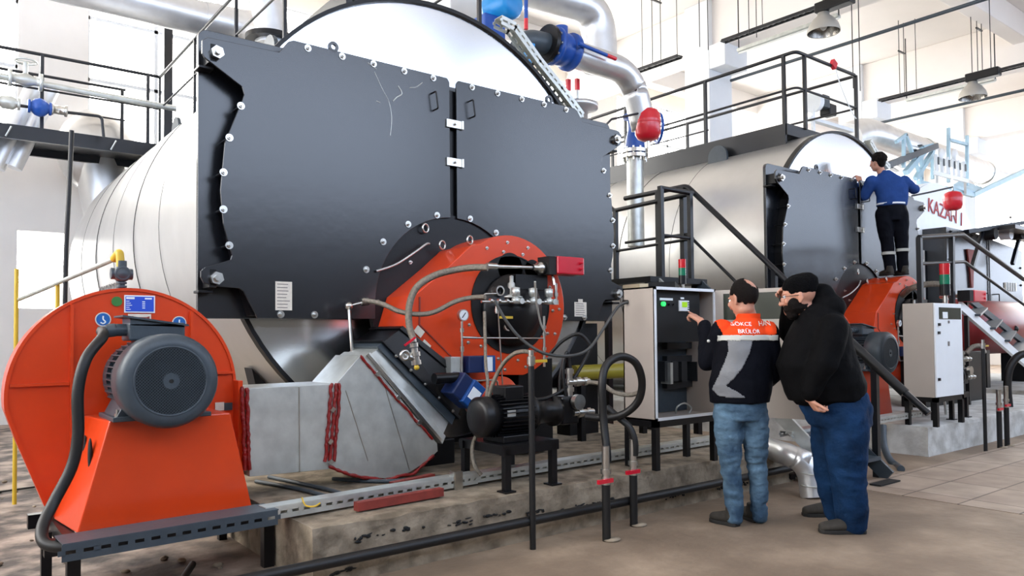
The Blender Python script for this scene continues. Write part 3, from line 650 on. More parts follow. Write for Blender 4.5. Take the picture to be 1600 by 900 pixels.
# thick black power cable of the near blower
pts = [Vector((.775, 4.6, 1.382)), at(160, 527, Y=4.5), at(135, 560, Y=4.42), at(122, 610, Y=4.4), at(122, 680, Y=4.4), at(112, 730, Y=4.4), at(84, 785, Y=4.38), at(66, 825, Y=4.3), at(72, 850, Y=4.22), at(110, 855, Y=4.15), at(150, 852, Y=4.16)]
tag(B().tube(pts, .028, 16, 8).out('power_cable', 'rubber'), 'thick black cable looping down from the near blower motor', 'cable')
# ================================================================ air duct of the near burner
YA, YZ = 4.8, 5.2
t = thing('air_duct', (2.2, 5.0, .34), 'galvanised air duct running from the near blower to the burner', 'air duct')
p = lambda u, v: (lambda q: (q.x, q.z))(at(u, v, Y=YA))
b = B(); b.prism([p(386, 607), p(525, 600), p(514, 733), p(390, 745)], YA, YZ); b.out('straight_section', 'galv', t, .002)
b = B(); a1, a2 = at(467, 605, Y=YA), at(468, 738, Y=YA); b.bar((a1.x, YA-.003, a1.z), (a2.x, YA-.003, a2.z), .006); b.out('crease', 'zinc', t)
el = [p(525, 600), p(563, 556), p(573, 558), p(683, 693), p(684, 705), p(665, 722), p(640, 738), p(612, 748), p(575, 746), p(540, 738), p(514, 731)]
b = B(); b.prism(el, YA, YZ); b.out('elbow_section', 'galv', t, .002)
b = B()
for q in ((540, 610, 575, 720), (600, 600, 640, 735)):
    a1, a2 = at(q[0], q[1], Y=YA), at(q[2], q[3], Y=YA); b.bar((a1.x, YA-.002, a1.z), (a2.x, YA-.002, a2.z), .005)
b.out('crease', 'zinc', t)
# sealant beads along joints
def bead(px, r=.011, nm='sealant_bead'):
    pts = []
    for i in range(len(px)-1):
        for k in range(6):
            f = k/6; u = px[i][0]+(px[i+1][0]-px[i][0])*f+random.uniform(-1.3, 1.3); v = px[i][1]+(px[i+1][1]-px[i][1])*f+random.uniform(-1, 1); pts.append(at(u, v, Y=YA-.006))
    B().tube(pts, lambda s: r*(.7+.5*abs(math.sin(s*37))), 8, 2).out(nm, 'sealant', t)
for dx in (-7, 0, 6): bead([(525+dx, 598), (521+dx, 660), (514+dx, 733)], .012)
bead([(514, 728), (545, 742), (600, 750), (645, 740), (684, 706)], .011)
bead([(563, 556), (600, 600), (640, 645), (683, 695)], .009)
for dx in (-5, 2): bead([(384+dx, 605), (386+dx, 680), (388+dx, 745)], .013)
b = B(); a1, a2 = at(569, 556, Y=YA), at(684, 690, Y=YA); b.bar((a1.x+.02, YA-.01, a1.z+.01), (a2.x+.02, YA-.01, a2.z+.01), .02, .012, up=(0, 1, 0)); b.out('flange_rail', 'zinc', t)
for u, v in ((590, 584), (622, 621), (655, 660), (520, 640), (516, 690), (517, 722)):
    q = at(u, v, Y=YA-.02); B().box(q, (.026, .02, .03), Matrix.Rotation(.7, 3, 'Y')).out('clamp', 'zinc', t)
# flexible band and black transition box up to the burner flange
E1, E2 = at(571, 557, Y=YA), at(690, 693, Y=YA)
A1, A2 = Vector((2.85, YV, 1.4)), Vector((3.44, YV, .99))
def quad_section(f0, f1, m, nm, ex=0):
    b = B(); ps = []
    for f in (f0, f1):
        p1 = E1.lerp(A1, f); p2 = E2.lerp(A2, f); yb = YZ+(5.38-YZ)*f; d = (p1-p2).normalized()*ex
        ps.append([p2-d+Vector((0, -ex, 0)), p1+d+Vector((0, -ex, 0)), Vector((p2.x-d.x, yb+ex, p2.z-d.z)), Vector((p1.x+d.x, yb+ex, p1.z+d.z))])
    b.hexa(ps[0]+ps[1]); return b.out(nm, m, t, .003)
quad_section(0, .12, 'galv', 'outlet_frame', .006)
b = B() # bellows
for k in range(7):
    f0 = .12+.33*k/7; f1 = f0+.33/7
quad_section(.12, .42, 'galv', 'flexible_sleeve', -.012)
quad_section(.3, .42, 'motor', 'sleeve_collar', .012)
quad_section(.42, .9, 'black', 'transition_box', .02); quad_section(.9, 1.0, 'black', 'burner_flange', .035); quad_section(.42, .46, 'black', 'lower_flange', .04)
for f in (.15, .35, .55, .75, .95):
    q = E1.lerp(A1, .5).lerp(E2.lerp(A2, .5), f); nut(B(), q+Vector((-.03, -.045, -.02)), .012, .01).out('bolt', 'zinc', t)
# black case below the near boiler face, behind the duct, with a thin upright pipe
b = B(); q0, q1 = at(545, 478, Y=5.2), at(551, 555, Y=5.2); b.tube([q0+Vector((.25, 0, .04)), q0+Vector((.12, 0, .03)), q0, q1, q1-Vector((0, 0, .12))], .014, 10, 1); b.cyl(q0+Vector((.1, 0, .03)), q0+Vector((.16, 0, .035)), .03, n=6); b.sphere(q0, .03)
tag(b.out('gas_impulse_pipe', 'zinc'), 'thin zinc pipe with elbow rising in front of the near boiler', 'pipe')
# ================================================================ catwalks and rails
def rail_run(b, pts, r=.02): b.tube(pts, r, 10, 0)
def posts(parent, pts, z0, z1, w=.035, name='post'):
    for x, y in pts: B().bar((x, y, z0), (x, y, z1), w).out(name, 'rail', parent)
# walkway on the crown of the near boiler, joined to the cross walkway at the rear
t = thing('catwalk', (3.6, 9, 4.26), 'steel walkway with rails along the crown of the near boiler', 'catwalk')
b = B(); b.span((2.88, 5.95, 4.27), (4.3, 13.4, 4.33)); b.span((2.86, 5.93, 4.2), (2.92, 13.4, 4.36)); b.span((4.27, 5.93, 4.2), (4.33, 13.4, 4.36)); b.out('deck', 'rail', t)
for x in (2.89, 4.3):
    for z, r in ((5.4, .022), (4.9, .015)):
        B().tube([(x, 5.97, z), (x, 13.3 if x > 4 else 12.5, z)], r, 10, 0).out('handrail', 'rail', t)
    posts(t, [(x, y) for y in (5.97, 7.4, 8.9, 10.6, 12.5)], 4.3, 5.4)
for z, r in ((5.4, .022), (4.9, .015)): B().tube([(2.89, 5.97, z), (4.3, 5.97, z)], r, 10, 0).out('handrail', 'rail', t)
t = thing('catwalk', (0, 12.9, 4.2), 'cross walkway behind the near boiler, running off to the left edge', 'catwalk')
b = B(); b.span((-4.6, 12.5, 4.25), (2.9, 13.5, 4.31)); b.out('deck', 'rail', t)
for y in (12.5, 13.5): B().span((-4.6, y-.03, 4.14), (2.9, y+.03, 4.34)).out('edge_beam', 'rail', t)
for z, r in ((5.4, .024), (5.2, .016)): B().tube([(-4.6, 12.5, z if z > 5.3 else 4.9), (2.88, 12.5, z if z > 5.3 else 4.9)], r, 10, 0).out('handrail', 'rail', t)
B().tube([(-4.6, 13.5, 5.4), (2.6, 13.5, 5.4)], .022, 10, 0).out('handrail', 'rail', t); B().tube([(-4.6, 13.5, 4.9), (2.6, 13.5, 4.9)], .015, 10, 0).out('handrail', 'rail', t)
posts(t, [(x, 12.5) for x in (-3, -.9, 1.33, 2.72)]+[(x, 13.5) for x in (-2, 1.3, 2.55)], 4.3, 5.4, .045)
for x in (-2.5, -.6, .9, 2.2): B().tube([(x, 12.42, 4.15), (x+.06, 12.36, 4.28)], .012, 6, 0).out('bracket', 'galv', t)
# walkway on the second boiler
t = thing('catwalk', (10.4, 9, 4.24), 'steel walkway with rails on top of the second boiler', 'catwalk')
b = B(); b.span((9.68, 6.0, 4.27), (11.15, 13.4, 4.33)); b.out('deck', 'black', t)
for x in (9.66, 11.17): B().span((x-.02, 5.98, 4.02 if x < 10 else 4.2), (x+.02, 13.4, 4.32)).out('side_beam', 'rail', t)
B().span((9.66, 5.96, 4.16), (11.17, 6.0, 4.32)).out('end_beam', 'rail', t)
E1_ = []
for z, r in ((5.4, .026), (4.88, .018)):
    B().elbow([(9.9, 13.2, z), (9.9, 5.95, z), (11.62, 5.95, z), (11.62, 7.2, z)], r, .09, 10).out('handrail', 'rail', t)
    B().tube([(11.62, 7.2, z), (11.62, 13.2, z)], r, 10, 0).out('handrail', 'rail', t)
posts(t, [(9.9, y) for y in (6.15, 7.55, 9.3, 11.2, 13)]+[(10.12, 5.95), (11.6, 5.95)]+[(11.62, y) for y in (7.2, 9.3, 11.3)], 4.3, 5.4, .045)
b = B(); b.tube([(9.9, 7.5, 4.6), (9.9, 12, 4.62)], .012, 8, 0); b.out('lower_cable_rail', 'rail', t)
tag(B().box((10.9, 5.93, 5.42), (.11, .06, .11), Matrix.Rotation(.5, 3, 'Y')).out('red_rag', 'red'), 'bright red rag tied on the upper handrail of the second boiler', 'rag')
tag(B().tube([(10.93, 5.92, 5.38), (11.1, 5.92, 5.1), (11.4, 5.93, 4.8), (11.55, 5.93, 4.7)], .008, 6).out('white_cord', 'white'), 'white cord hanging from the red rag to the rail', 'cord')
# crossing stair between the boilers
t = thing('stair', (6.95, 5.3, 0), 'black crossing stair with handrails between the first and second boiler', 'stair')
X1, X0 = 7.0, 6.25
def rz(y): return 1.0+(y-3.4)*.945
for x in (X1,):
    B().elbow([(x, 6.6, 3.06), (x, 5.62, 3.06), (x, 3.45, 1.02), (x, 3.0, .62)], .03, .06, 12).out('handrail', 'rail', t)
    B().elbow([(x, 6.6, 2.5), (x, 5.62, 2.5), (x, 3.45, .5)], .018, .04, 10).out('mid_rail', 'rail', t)
posts(t, [(X1, 6.05), (X1, 5.68)], 1.95, 3.06, .06); posts(t, [(X1, 4.5)], .9, 2.02, .05); posts(t, [(X1, 3.47)], 0, 1.06, .055)
B().tube([(X1, 3.75, 1.3), (X1, 3.2, .79)], .045, 12, 0).out('foam_sleeve', 'rubber', t)
for z, r in ((2.9, .026), (2.35, .016)):
    B().elbow([(X1-.1, 6.3, z+.15), (X1+.0-.62+.35, 6.3, z+.15), (6.75, 6.55, z)], r, .04, 10)
# far rail, rising to the rear
for dz, r in ((0, .028), (-.52, .018)):
    B().elbow([(6.95, 5.55, 2.95+dz), (6.95, 6.75, 2.92+dz), (6.95, 8.2, 4.3+dz)], r, .05, 10).out('rear_rail', 'rail', t)
    B().tube([(6.4, 5.5, 2.95+dz), (6.95, 5.5, 2.95+dz)], r, 10, 0).out('rear_rail', 'rail', t)
posts(t, [(6.95, 6.72)], 1.95, 2.93, .05); posts(t, [(6.4, 5.5), (6.9, 5.5)], 1.95, 2.97, .05)
B().span((6.1, 5.4, 1.9), (7.06, 7.0, 1.96)).out('landing', 'black', t)
for x in (6.25, 6.98):
    B().bar((x, 5.45, 1.9), (x, 3.35, .02), .03, .13).out('stringer', 'galv' if x < 6.5 else 'motor', t)
for k in range(8):
    f = (k+.5)/8; B().box((6.61, 5.45-2.05*f, 1.9-1.83*f), (.7, .24, .03)).out('tread', 'motor', t)
for y in (5.5, 6.9):
    for x in (6.2, 6.98): B().bar((x, y, 0), (x, y, 1.9), .07).out('leg', 'black', t)
# stairs and platform at the far right boiler
t = thing('stair', (14.6, 6, 0), 'steep black stair with pale stringer by the dark red tank, far right', 'stair')
q = lambda u, v, Y=4.4: at(u, v, Y=Y)
B().tube([q(1436, 371), q(1504, 367), q(1660, 480)], .035, 10, 0).out('handrail', 'rail', t)
B().tube([q(1440, 412), q(1507, 409), q(1640, 505)], .022, 10, 0).out('mid_rail', 'rail', t)
B().bar(q(1487, 370), (lambda p: (p.x, p.y, 1.3))(q(1487, 480)), .06).out('post', 'rail', t)
B().bar(q(1500, 478), q(1640, 600), .05, .12).out('stringer', 'white', t)
B().bar(q(1512, 466, 5.0), q(1650, 575, 5.0), .05, .1).out('stringer', 'motor', t)
for k in range(6):
    a = q(1512, 486).lerp(q(1640, 596), k/6+.05); c = q(1525, 476, 5.0).lerp(q(1650, 575, 5.0), k/6+.05); B().bar(a, c, .2, .03).out('tread', 'motor', t)
B().bar(q(1640, 600), (q(1640, 600).x, 4.4, 0), .06).out('post', 'rail', t); B().bar((q(1436, 371).x, 4.4, 0), q(1436, 371), .06).out('post', 'rail', t)
t = thing('platform', (18, 6.2, 3.4), 'black platform with diagonal braces on top of the third boiler front', 'platform')
B().bar(at(1510, 362, Y=6.3), at(1600, 348, X=18.2), .12, .08).out('beam', 'rail', t)
B().span((17.4, 5.7, 3.42), (21, 6.5, 3.5)).out('deck', 'rail', t)
for u in (1525, 1585):
    a = at(u+10, 362, Y=6.2); B().bar(a, a+Vector((-.55, 0, -.75)), .07).out('brace', 'rail', t)
for u in (1548, 1572, 1590):
    a = at(u, 366, Y=6.1); B().cyl(a-Vector((0, .1, 0)), a+Vector((0, .1, 0)), .12, n=18).out('lamp_head', 'dark' if u != 1572 else 'white', t)
# pale blue stair and gallery high behind the worker
t = thing('gallery', (16.6, 9, 4), 'pale blue steel gallery with stair and rails high behind the worker in blue', 'gallery')
Yg = 8.3; g = lambda u, v, Y=Yg: at(u, v, Y=Y)
for a, c, w in (((1378, 262), (1462, 228), .14), ((1415, 270), (1445, 235), .12), ((1430, 280), (1456, 240), .1), ((1435, 285), (1520, 305), .1), ((1520, 305), (1620, 258), .12)):
    B().bar(g(*a), g(*c), w).out('beam', 'paleblue' if w != .14 else 'motor', t)
for u0, v0, u1, v1 in ((1412, 215, 1412, 262), (1415, 210, 1440, 280), (1440, 230, 1440, 285), (1457, 228, 1457, 280), (1482, 200, 1482, 285), (1511, 212, 1511, 290), (1400, 222, 1416, 210), (1482, 218, 1511, 226), (1442, 230, 1457, 226)):
    B().bar(g(u0, v0), g(u1, v1), .07).out('rail', 'paleblue', t)
for k in range(6):
    B().bar(g(1392+9*k, 262-7*k), g(1402+9*k, 268-7*k, 8.8), .1, .03).out('tread', 'motor', t)
B().hexa([g(1490, 288), g(1490, 294), g(1500, 282, 8.6), g(1500, 288, 8.6), g(1528, 300), g(1528, 306), g(1535, 292, 8.6), g(1535, 298, 8.6)]).out('deck', 'paleblue', t)
t = thing('pump_rack', tuple(g(1485, 262)), 'white rack of small gauges and valves on the pale blue gallery', 'rack')
B().bar(g(1460, 270, 8.0), g(1512, 283, 8.0), .05, .1).out('shelf', 'white', t)
for k in range(6):
    a = g(1463+8.5*k, 268+2*k, 8.0); B().cyl(a, a+Vector((0, 0, .42)), .05, n=10).out('column', 'white', t)
    B().box(a+Vector((0, -.06, .25)), (.06, .02, .18)).out('tag_plate', 'motor', t)
B().bar(g(1464, 272, 8.0), g(1464, 300, 8.25), .06).out('support', 'white', t); B().bar(g(1508, 283, 8.0), g(1508, 302, 8.25), .06).out('support', 'white', t)
for u in (1470, 1490): 
    B().lathe(g(u, 243, 8.0), (0, -1, 0), [(0, 0), (0, .16), (.05, .16), (.06, 0)], 20).out('gauge', 'white', t)
# ================================================================ overhead: lamps, trays, rods
def make_lamp(loc, label):
    t = thing('pendant_lamp', loc, label, 'lamp', None); x, y, z = loc
    B().lathe((x, y, z), (0, 0, 1), [(0, .26), (.03, .262), (.12, .235), (.22, .17), (.28, .1), (.33, .09), (.36, .0)], 36).out('shade', 'lamp', t)
    B().lathe((x, y, z+.004), (0, 0, 1), [(0, .25), (.11, .225), (.2, .16), (.26, .0)], 36).out('reflector', 'lampin', t)
    B().sphere((x, y, z+.12), .06, 14, 10, (1, 1, 1.4)).out('bulb', 'tube', t)
    B().box((x-.0, y-.2, z+.42), (.2, .62, .17)).out('ballast_box', 'black', t, .02)
    for dy in (-.35, .0): B().cyl((x, y+dy, z+.5), (x, y+dy, H), .008, n=6).out('stem', 'rail', t)
    return t
make_lamp(tuple(at(1287, 51, D=12.6)), 'grey dome lamp hanging at the upper right, the nearer of two')
make_lamp(tuple(at(1520, 153, D=15.6)), 'grey dome lamp above the worker in blue, further right')
def make_tray(a, c, label, w=.12):
    t = thing('cable_tray', tuple(a), label, 'cable tray'); a = Vector(a); c = Vector(c); d = (c-a); L = d.length; d.normalize(); s = d.cross(Vector((0, 0, 1)))
    b = B(); n = int(L/.12)
    for i in range(n+1):
        p = a+d*(L*i/n); b.bar(p-s*w/2, p+s*w/2, .05, .02)
    for sg in (-1, 1): b.bar(a+s*sg*w/2, c+s*sg*w/2, .015, .06)
    b.out('ladder', 'rail', t)
    for q_ in (a.lerp(c, .08), a.lerp(c, .9)): B().cyl(q_-s*w*.5, (q_.x-s.x*w*.5, q_.y-s.y*w*.5, H-.01), .007, n=6).out('stem', 'rail', t)
    return t
Ta, Tb = at(1130, 65, X=12.2), at(1130, 65, X=12.2); Ta.z = 6.98
make_tray((12.2, 8.86, 7.0), (12.2, -1.5, 6.86), 'black ladder tray running from the white column over the nearer dome lamp')
make_tray((17.5, 8.41, 6.72), (17.5, -1.5, 6.72), 'black ladder tray beside the further dome lamp')
make_tray((11.0, 10.0, 6.49), (11.0, 8.95, 6.47), 'short black ladder tray left of the white column')
make_tray((9.0, 14.1, 5.3), (9.0, 11.9, 5.3), 'short black ladder tray low behind the second boiler', .1)
def rod(x, y, z0, lb, dx=.12):
    t = thing('hanger', (x, y, z0), lb, 'hanger')
    for s in (-1, 1): B().tube([(x+s*dx, y, z0), (x+s*dx, y, H if abs((x % 6.4)-.5) > .6 else 7.35)], .008, 6, 0).out('rod', 'rail', t)
    B().bar((x-dx-.03, y, 7.7), (x+dx+.03, y, 7.7), .03).out('cross_bar', 'rail', t)
rod(12.2, 8.2, 6.9, 'rod hanger of the nearer black tray, by the column'); rod(12.2, 6.2, 6.9, 'rod hanger of the nearer black tray, above the dome lamp')
rod(17.5, 7.9, 6.7, 'rod hanger of the further black tray, beside the second column'); rod(17.5, 6.3, 6.7, 'rod hanger of the further black tray, above its dome lamp')
rod(11.0, 9.5, 6.45, 'rod hanger left of the white column, further one'); rod(11.0, 8.4, 6.45, 'rod hanger left of the white column, nearer one')
rod(12.9, 6.6, 5.6, 'thin rod pair hanging behind the second boiler rails')
def fluo(a, c, lb):
    t = thing('fluorescent_fixture', tuple(a), lb, 'lamp')
    B().bar(a, c, .14, .06).out('housing', 'galv', t); a2 = Vector(a)-Vector((0, 0, .05)); c2 = Vector(c)-Vector((0, 0, .05)); B().tube([a2, c2], .02, 10, 0).out('tube', 'tube', t)
    B().tube([Vector(a), Vector((a[0], a[1], H))], .012, 6, 0).out('stem', 'rail', t); B().tube([Vector(c), Vector((c[0], c[1], H))], .012, 6, 0).out('stem', 'rail', t)
fluo((12.9, 9.0, 7.02), (12.9, 6.9, 7.02), 'white fluorescent fixture beside the nearer dome lamp')
fluo((18.6, 8.3, 6.9), (18.6, 6.4, 6.9), 'grey fluorescent fixture beside the further dome lamp')
fluo((18.6, 4.6, 6.9), (18.6, 3.0, 6.9), 'grey fluorescent fixture at the right edge under the beam')
tag(B().tube([(13.6, 9.7, 6.75), (13.6, 0, 6.75)], .035, 8, 0).out('conduit', 'motor'), 'grey conduit under the beam beside the nearer dome lamp', 'conduit')
tag(B().tube([(19.0, 9.7, 6.62), (19.0, 0, 6.62)], .035, 8, 0).out('conduit', 'motor'), 'grey conduit beside the further dome lamp', 'conduit')
# small black cable drop left (in front of the drum) and steel posts at left
tag(B().tube([at(112, 204, Y=6.2), at(108, 300, Y=6.2), at(103, 400, Y=6.2), at(100, 560, Y=6.2)], .016, 8).out('drop_cable', 'rubber'), 'thin black cable dropping in front of the near boiler drum, left', 'cable')
a = at(262, 30, Y=12.9); tag(B().bar((a.x, 12.9, 4.3), (a.x, 12.9, a.z), .13).out('steel_post', 'rail'), 'dark steel post rising from the rear walkway corner', 'post')
tag(B().bar((.42, 8, 0), (.42, 8, 1.95), .13).out('steel_post', 'rail'), 'dark steel post at the left edge behind the blower', 'post')
# gas line at left
t = thing('gas_pipe', tuple(at(188, 450, Y=5.12)), 'thin gas pipe with yellow elbow and cast filter above the near blower', 'pipe')
a = at(188, 446, Y=5.12); top = at(187, 395, Y=5.12)
B().tube([at(30, 468, Y=7.4), at(180, 404, Y=5.2)], .016, 10, 0).out('sloping_pipe', 'galv', t)
B().elbow([at(178, 405, Y=5.2), top+Vector((0, 0, .01)), at(189, 425, Y=5.12)], .024, .03, 14).out('yellow_elbow', 'yellow', t)
b = B(); c = at(190, 428, Y=5.12); b.sphere(c, .052, 18, 12); b.cyl(c-Vector((.06, 0, 0)), c+Vector((.06, 0, 0)), .035, n=8); b.torus(c-Vector((0, .03, 0)), (0, 1, 0), .036, .012, 20); b.cyl(c+Vector((0, 0, .04)), c+Vector((0, 0, .08)), .03, n=8); b.out('filter_body', 'motor', t)
b = B(); z1 = c.z-.05
for k in range(5): b.cyl((c.x, c.y, z1-.022*k), (c.x, c.y, z1-.022*k-.012), .03, n=16)
b.cyl((c.x, c.y, z1), (c.x, c.y, 1.6), .02, n=12); b.out('threaded_stub', 'motor', t)
p0 = at(90, 443, Y=6.4); tag(B().tube([p0, (p0.x, p0.y, .0)], .016, 8, 0).out('yellow_post', 'yellow'), 'thin yellow upright just above the left shoulder of the near blower', 'pipe support')
p0 = at(26, 420, Y=7.4); tag(B().tube([p0, (p0.x, p0.y, 0)], .016, 8, 0).out('yellow_post', 'yellow'), 'yellow upright standing beside the dark steel post at the left edge', 'pipe support')
# hot water pipe with handwheel valve along the rear walkway
t = thing('water_pipe', (0, 12.3, 4.6), 'grey pipe with handwheel valve in front of the rear walkway rails', 'pipe')
Yw = 12.3
B().tube([at(-60, 108, Y=Yw), at(275, 170, Y=Yw)], .045, 12, 0).out('pipe', 'galv', t)
c = at(40, 125, Y=Yw)
b = B(); b.lathe(c-Vector((.2, 0, 0)), (1, 0, 0), [(0, 0), (0, .12), (.04, .12), (.04, .06), (.1, .06), (.2, .1), (.3, .06), (.36, .06), (.36, .12), (.4, .12), (.4, 0)], 20); b.cyl(c, c+Vector((0, 0, .25)), .03); b.torus(c+Vector((0, 0, .26)), (0, 0, 1), .13, .014, 24); b.bar(c+Vector((-.13, 0, .26)), c+Vector((.13, 0, .26)), .015); b.out('gate_valve', 'galv', t)
t = thing('water_pipe', (0, 12.2, 4.4), 'lower black pipe with a round blue valve on the rear walkway', 'pipe')
B().elbow([at(-60, 152, Y=12.2), at(100, 175, Y=12.2), at(159, 182, Y=12.2), at(162, 214, Y=12.2)], .022, .06, 10).out('pipe', 'rail', t)
c = at(62, 168, Y=12.2); B().lathe(c-Vector((.14, 0, 0)), (1, 0, 0), [(0, 0), (0, .09), (.03, .09), (.03, .06), (.08, .11), (.14, .13), (.2, .11), (.25, .06), (.25, .09), (.28, .09), (.28, 0)], 20).out('valve', 'valve', t)
c = at(12, 160, Y=12.2); B().lathe(c-Vector((.14, 0, 0)), (1, 0, 0), [(0, 0), (0, .08), (.03, .08), (.03, .05), (.08, .09), (.2, .09), (.25, .05), (.25, .08), (.28, .08), (.28, 0)], 20).out('valve', 'galv', t)
c = at(92, 172, Y=12.2); B().lathe(c-Vector((.1, 0, 0)), (1, 0, 0), [(0, 0), (0, .08), (.03, .08), (.03, .06), (.17, .06), (.17, .08), (.2, .08), (.2, 0)], 20).out('flange', 'zinc', t)
t = thing('flue_drum', (1, 13.6, 0), 'silver flue with a dished cap behind the rear walkway', 'flue')
a = at(155, 215, Y=13.9); B().sphere((a.x, 13.9, a.z-.25), .62, 28, 16, (1, .6, 1.15)).out('cap', 'silver', t)
B().cyl((a.x, 13.9, a.z-.2), (a.x+.35, 13.7, 2.4), .42, n=30).out('duct', 'silver', t)
for u in (15, 42):
    a = at(u, 190, Y=13.0); c = at(u-22, 262, Y=13.0); tag(B().cyl(a+Vector((.3, 0, .55)), c, .12, n=20).out('sloping_flue', 'pipe'), 'white sloping pipe under the rear walkway, %s' % ('at the left edge' if u == 15 else 'second from the left edge'), 'pipe')
# ceiling ducts upper left
t = thing('ceiling_duct', tuple(at(180, 10, Y=11)), 'silver round duct high at the upper left', 'duct')
B().tube([at(60, -35, Y=11), at(325, 32, Y=11)], .24, 24, 0).out('run', 'pipe', t)
B().elbow([at(318, 30, Y=11), at(372, 42, Y=11), at(400, 40, Y=13.2)], .25, .3, 24).out('bend', 'pipe', t)
t = thing('ceiling_duct', tuple(at(420, 40, Y=9)), 'silver vertical flue with flange behind the near boiler crown', 'flue')
B().elbow([at(425, 72, Y=9), at(425, 30, Y=9), at(400, -40, Y=9)], .2, .25, 24).out('flue', 'pipe', t)
b = B(); c = at(422, 62, Y=9); b.cyl(c-Vector((0, 0, .03)), c+Vector((0, 0, .03)), .29, n=30); o = b.out('flange', 'black', t)
# ================================================================ pipework over the near boiler, right side
Yq = 6.5
t = thing('insulated_pipe', tuple(at(940, 100, Y=Yq)), 'silver insulated pipe bending down behind the near boiler shoulder', 'pipe')
B().elbow([at(893, 84, Y=Yq), at(982, 112, Y=Yq), at(1000, 168, Y=Yq), at(1004, 190, Y=Yq)], .16, .28, 28).out('jacket', 'pipe', t)
bl = B(); a = at(985, 150, Y=Yq)
t = thing('check_valve', tuple(at(877, 74, Y=Yq)), 'dark blue flanged valve on the pipe above the near boiler', 'valve')
a, c = at(862, 71, Y=Yq), at(896, 84, Y=Yq); d = (c-a).normalized()
B().lathe(a, d, [(0, 0), (0, .22), (.05, .22), (.05, .15), (.12, .19), (.2, .19), (.26, .15), (.26, .22), (.31, .22), (.31, 0)], 30).out('body', 'valve', t)
for q_, s in ((a, -1), (a+d*.31, 1)):
    for k in range(10):
        x = d.orthogonal().normalized(); y = d.cross(x); an = 2*PI*k/10; p_ = q_+(x*math.cos(an)+y*math.sin(an))*.19; B().cyl(p_-d*.02, p_+d*.02, .018, n=6).out('flange_bolt', 'zinc', t)
B().cyl(a+d*.15+Vector((0, 0, .15)), a+d*.15+Vector((0, 0, .26)), .08, n=18).out('bonnet', 'valve', t)
t = thing('feed_bend', tuple(at(820, 70, Y=Yq)), 'dark green-grey pipe bend with black flanges left of the blue valve', 'pipe')
B().elbow([at(858, 70, Y=Yq), at(822, 62, Y=Yq), at(800, 95, Y=Yq+.3)], .125, .14, 24).out('bend', 'motor', t)
a = at(857, 70, Y=Yq); B().cyl(a-d*.05, a, .22, n=28).out('flange', 'black', t)
for px0, px1, lb in (((822, -20), (822, 46), 'upright blue pipe with red end above the near boiler'), ((904, 68), (962, 92), 'sloping blue pipe with red end lying over the insulated pipe')):
    a, c = at(*px0, Y=6.25), at(*px1, Y=6.25); t = thing('marker_pipe', tuple(a), lb, 'pipe')
    B().tube([a, a.lerp(c, .75)], .022, 10, 0).out('blue_length', 'valve', t); B().tube([a.lerp(c, .75), c], .023, 10, 0).out('red_end', 'tank', t)
t = thing('overhead_duct', tuple(at(900, 20, Y=8.4)), 'large silver duct curving down at the top centre', 'duct')
B().elbow([at(740, -40, Y=8.4), at(935, 14, Y=8.4), at(938, 110, Y=8.4)], .27, .5, 30).out('jacket', 'pipe', t)
# perforated cable channel curving over the near boiler's shoulder
def perforated(pts, w, h, label, m='galv', slots=True, name='cable_channel', Yax=True, step=.07):
    t = thing(name, tuple(pts[0]), label, 'cable channel')
    for i in range(len(pts)-1):
        a, c = Vector(pts[i]), Vector(pts[i+1]); d = (c-a); L = d.length; d.normalize(); s = Vector((0, 1, 0)) if Yax else d.cross(Vector((0, 0, 1))).normalized(); u = s.cross(d).normalized()
        b = B()
        b.bar(a+u*(-h/2), c+u*(-h/2), w, .006, up=u)
        for sg in (-1, 1):
            o = s*sg*w/2
            pass
            b.hexa([a+o+u*(h*.1)-s*.002, a+o+u*(h*.5)-s*.002, a+o+u*(h*.1)+s*.002, a+o+u*(h*.5)+s*.002, c+o+u*(h*.1)-s*.002, c+o+u*(h*.5)-s*.002, c+o+u*(h*.1)+s*.002, c+o+u*(h*.5)+s*.002])
            b.hexa([a+o-u*(h*.5)-s*.002, a+o-u*(h*.12)-s*.002, a+o-u*(h*.5)+s*.002, a+o-u*(h*.12)+s*.002, c+o-u*(h*.5)-s*.002, c+o-u*(h*.12)-s*.002, c+o-u*(h*.5)+s*.002, c+o-u*(h*.12)+s*.002])
            n = max(2, int(L/step))
            for k in range(n+1):
                p_ = a+d*(L*k/n); b.box(p_+o, (step*.45, .004, h*.3), Matrix((d, s, -u)).transposed())
        b.out('channel', m, t)
    return t
perforated([at(778, 34, Y=5.75), at(800, 45, Y=5.75), at(838, 98, Y=5.75), at(872, 140, Y=5.75), at(904, 183, Y=5.75)], .12, .09, 'perforated cable channel sloping over the right shoulder of the near boiler')
t = perforated([at(1355, 222, Y=6.0), at(1368, 245, Y=6.0), at(1385, 262, Y=6.0)], .12, .09, 'perforated cable channel behind the head of the worker in blue')
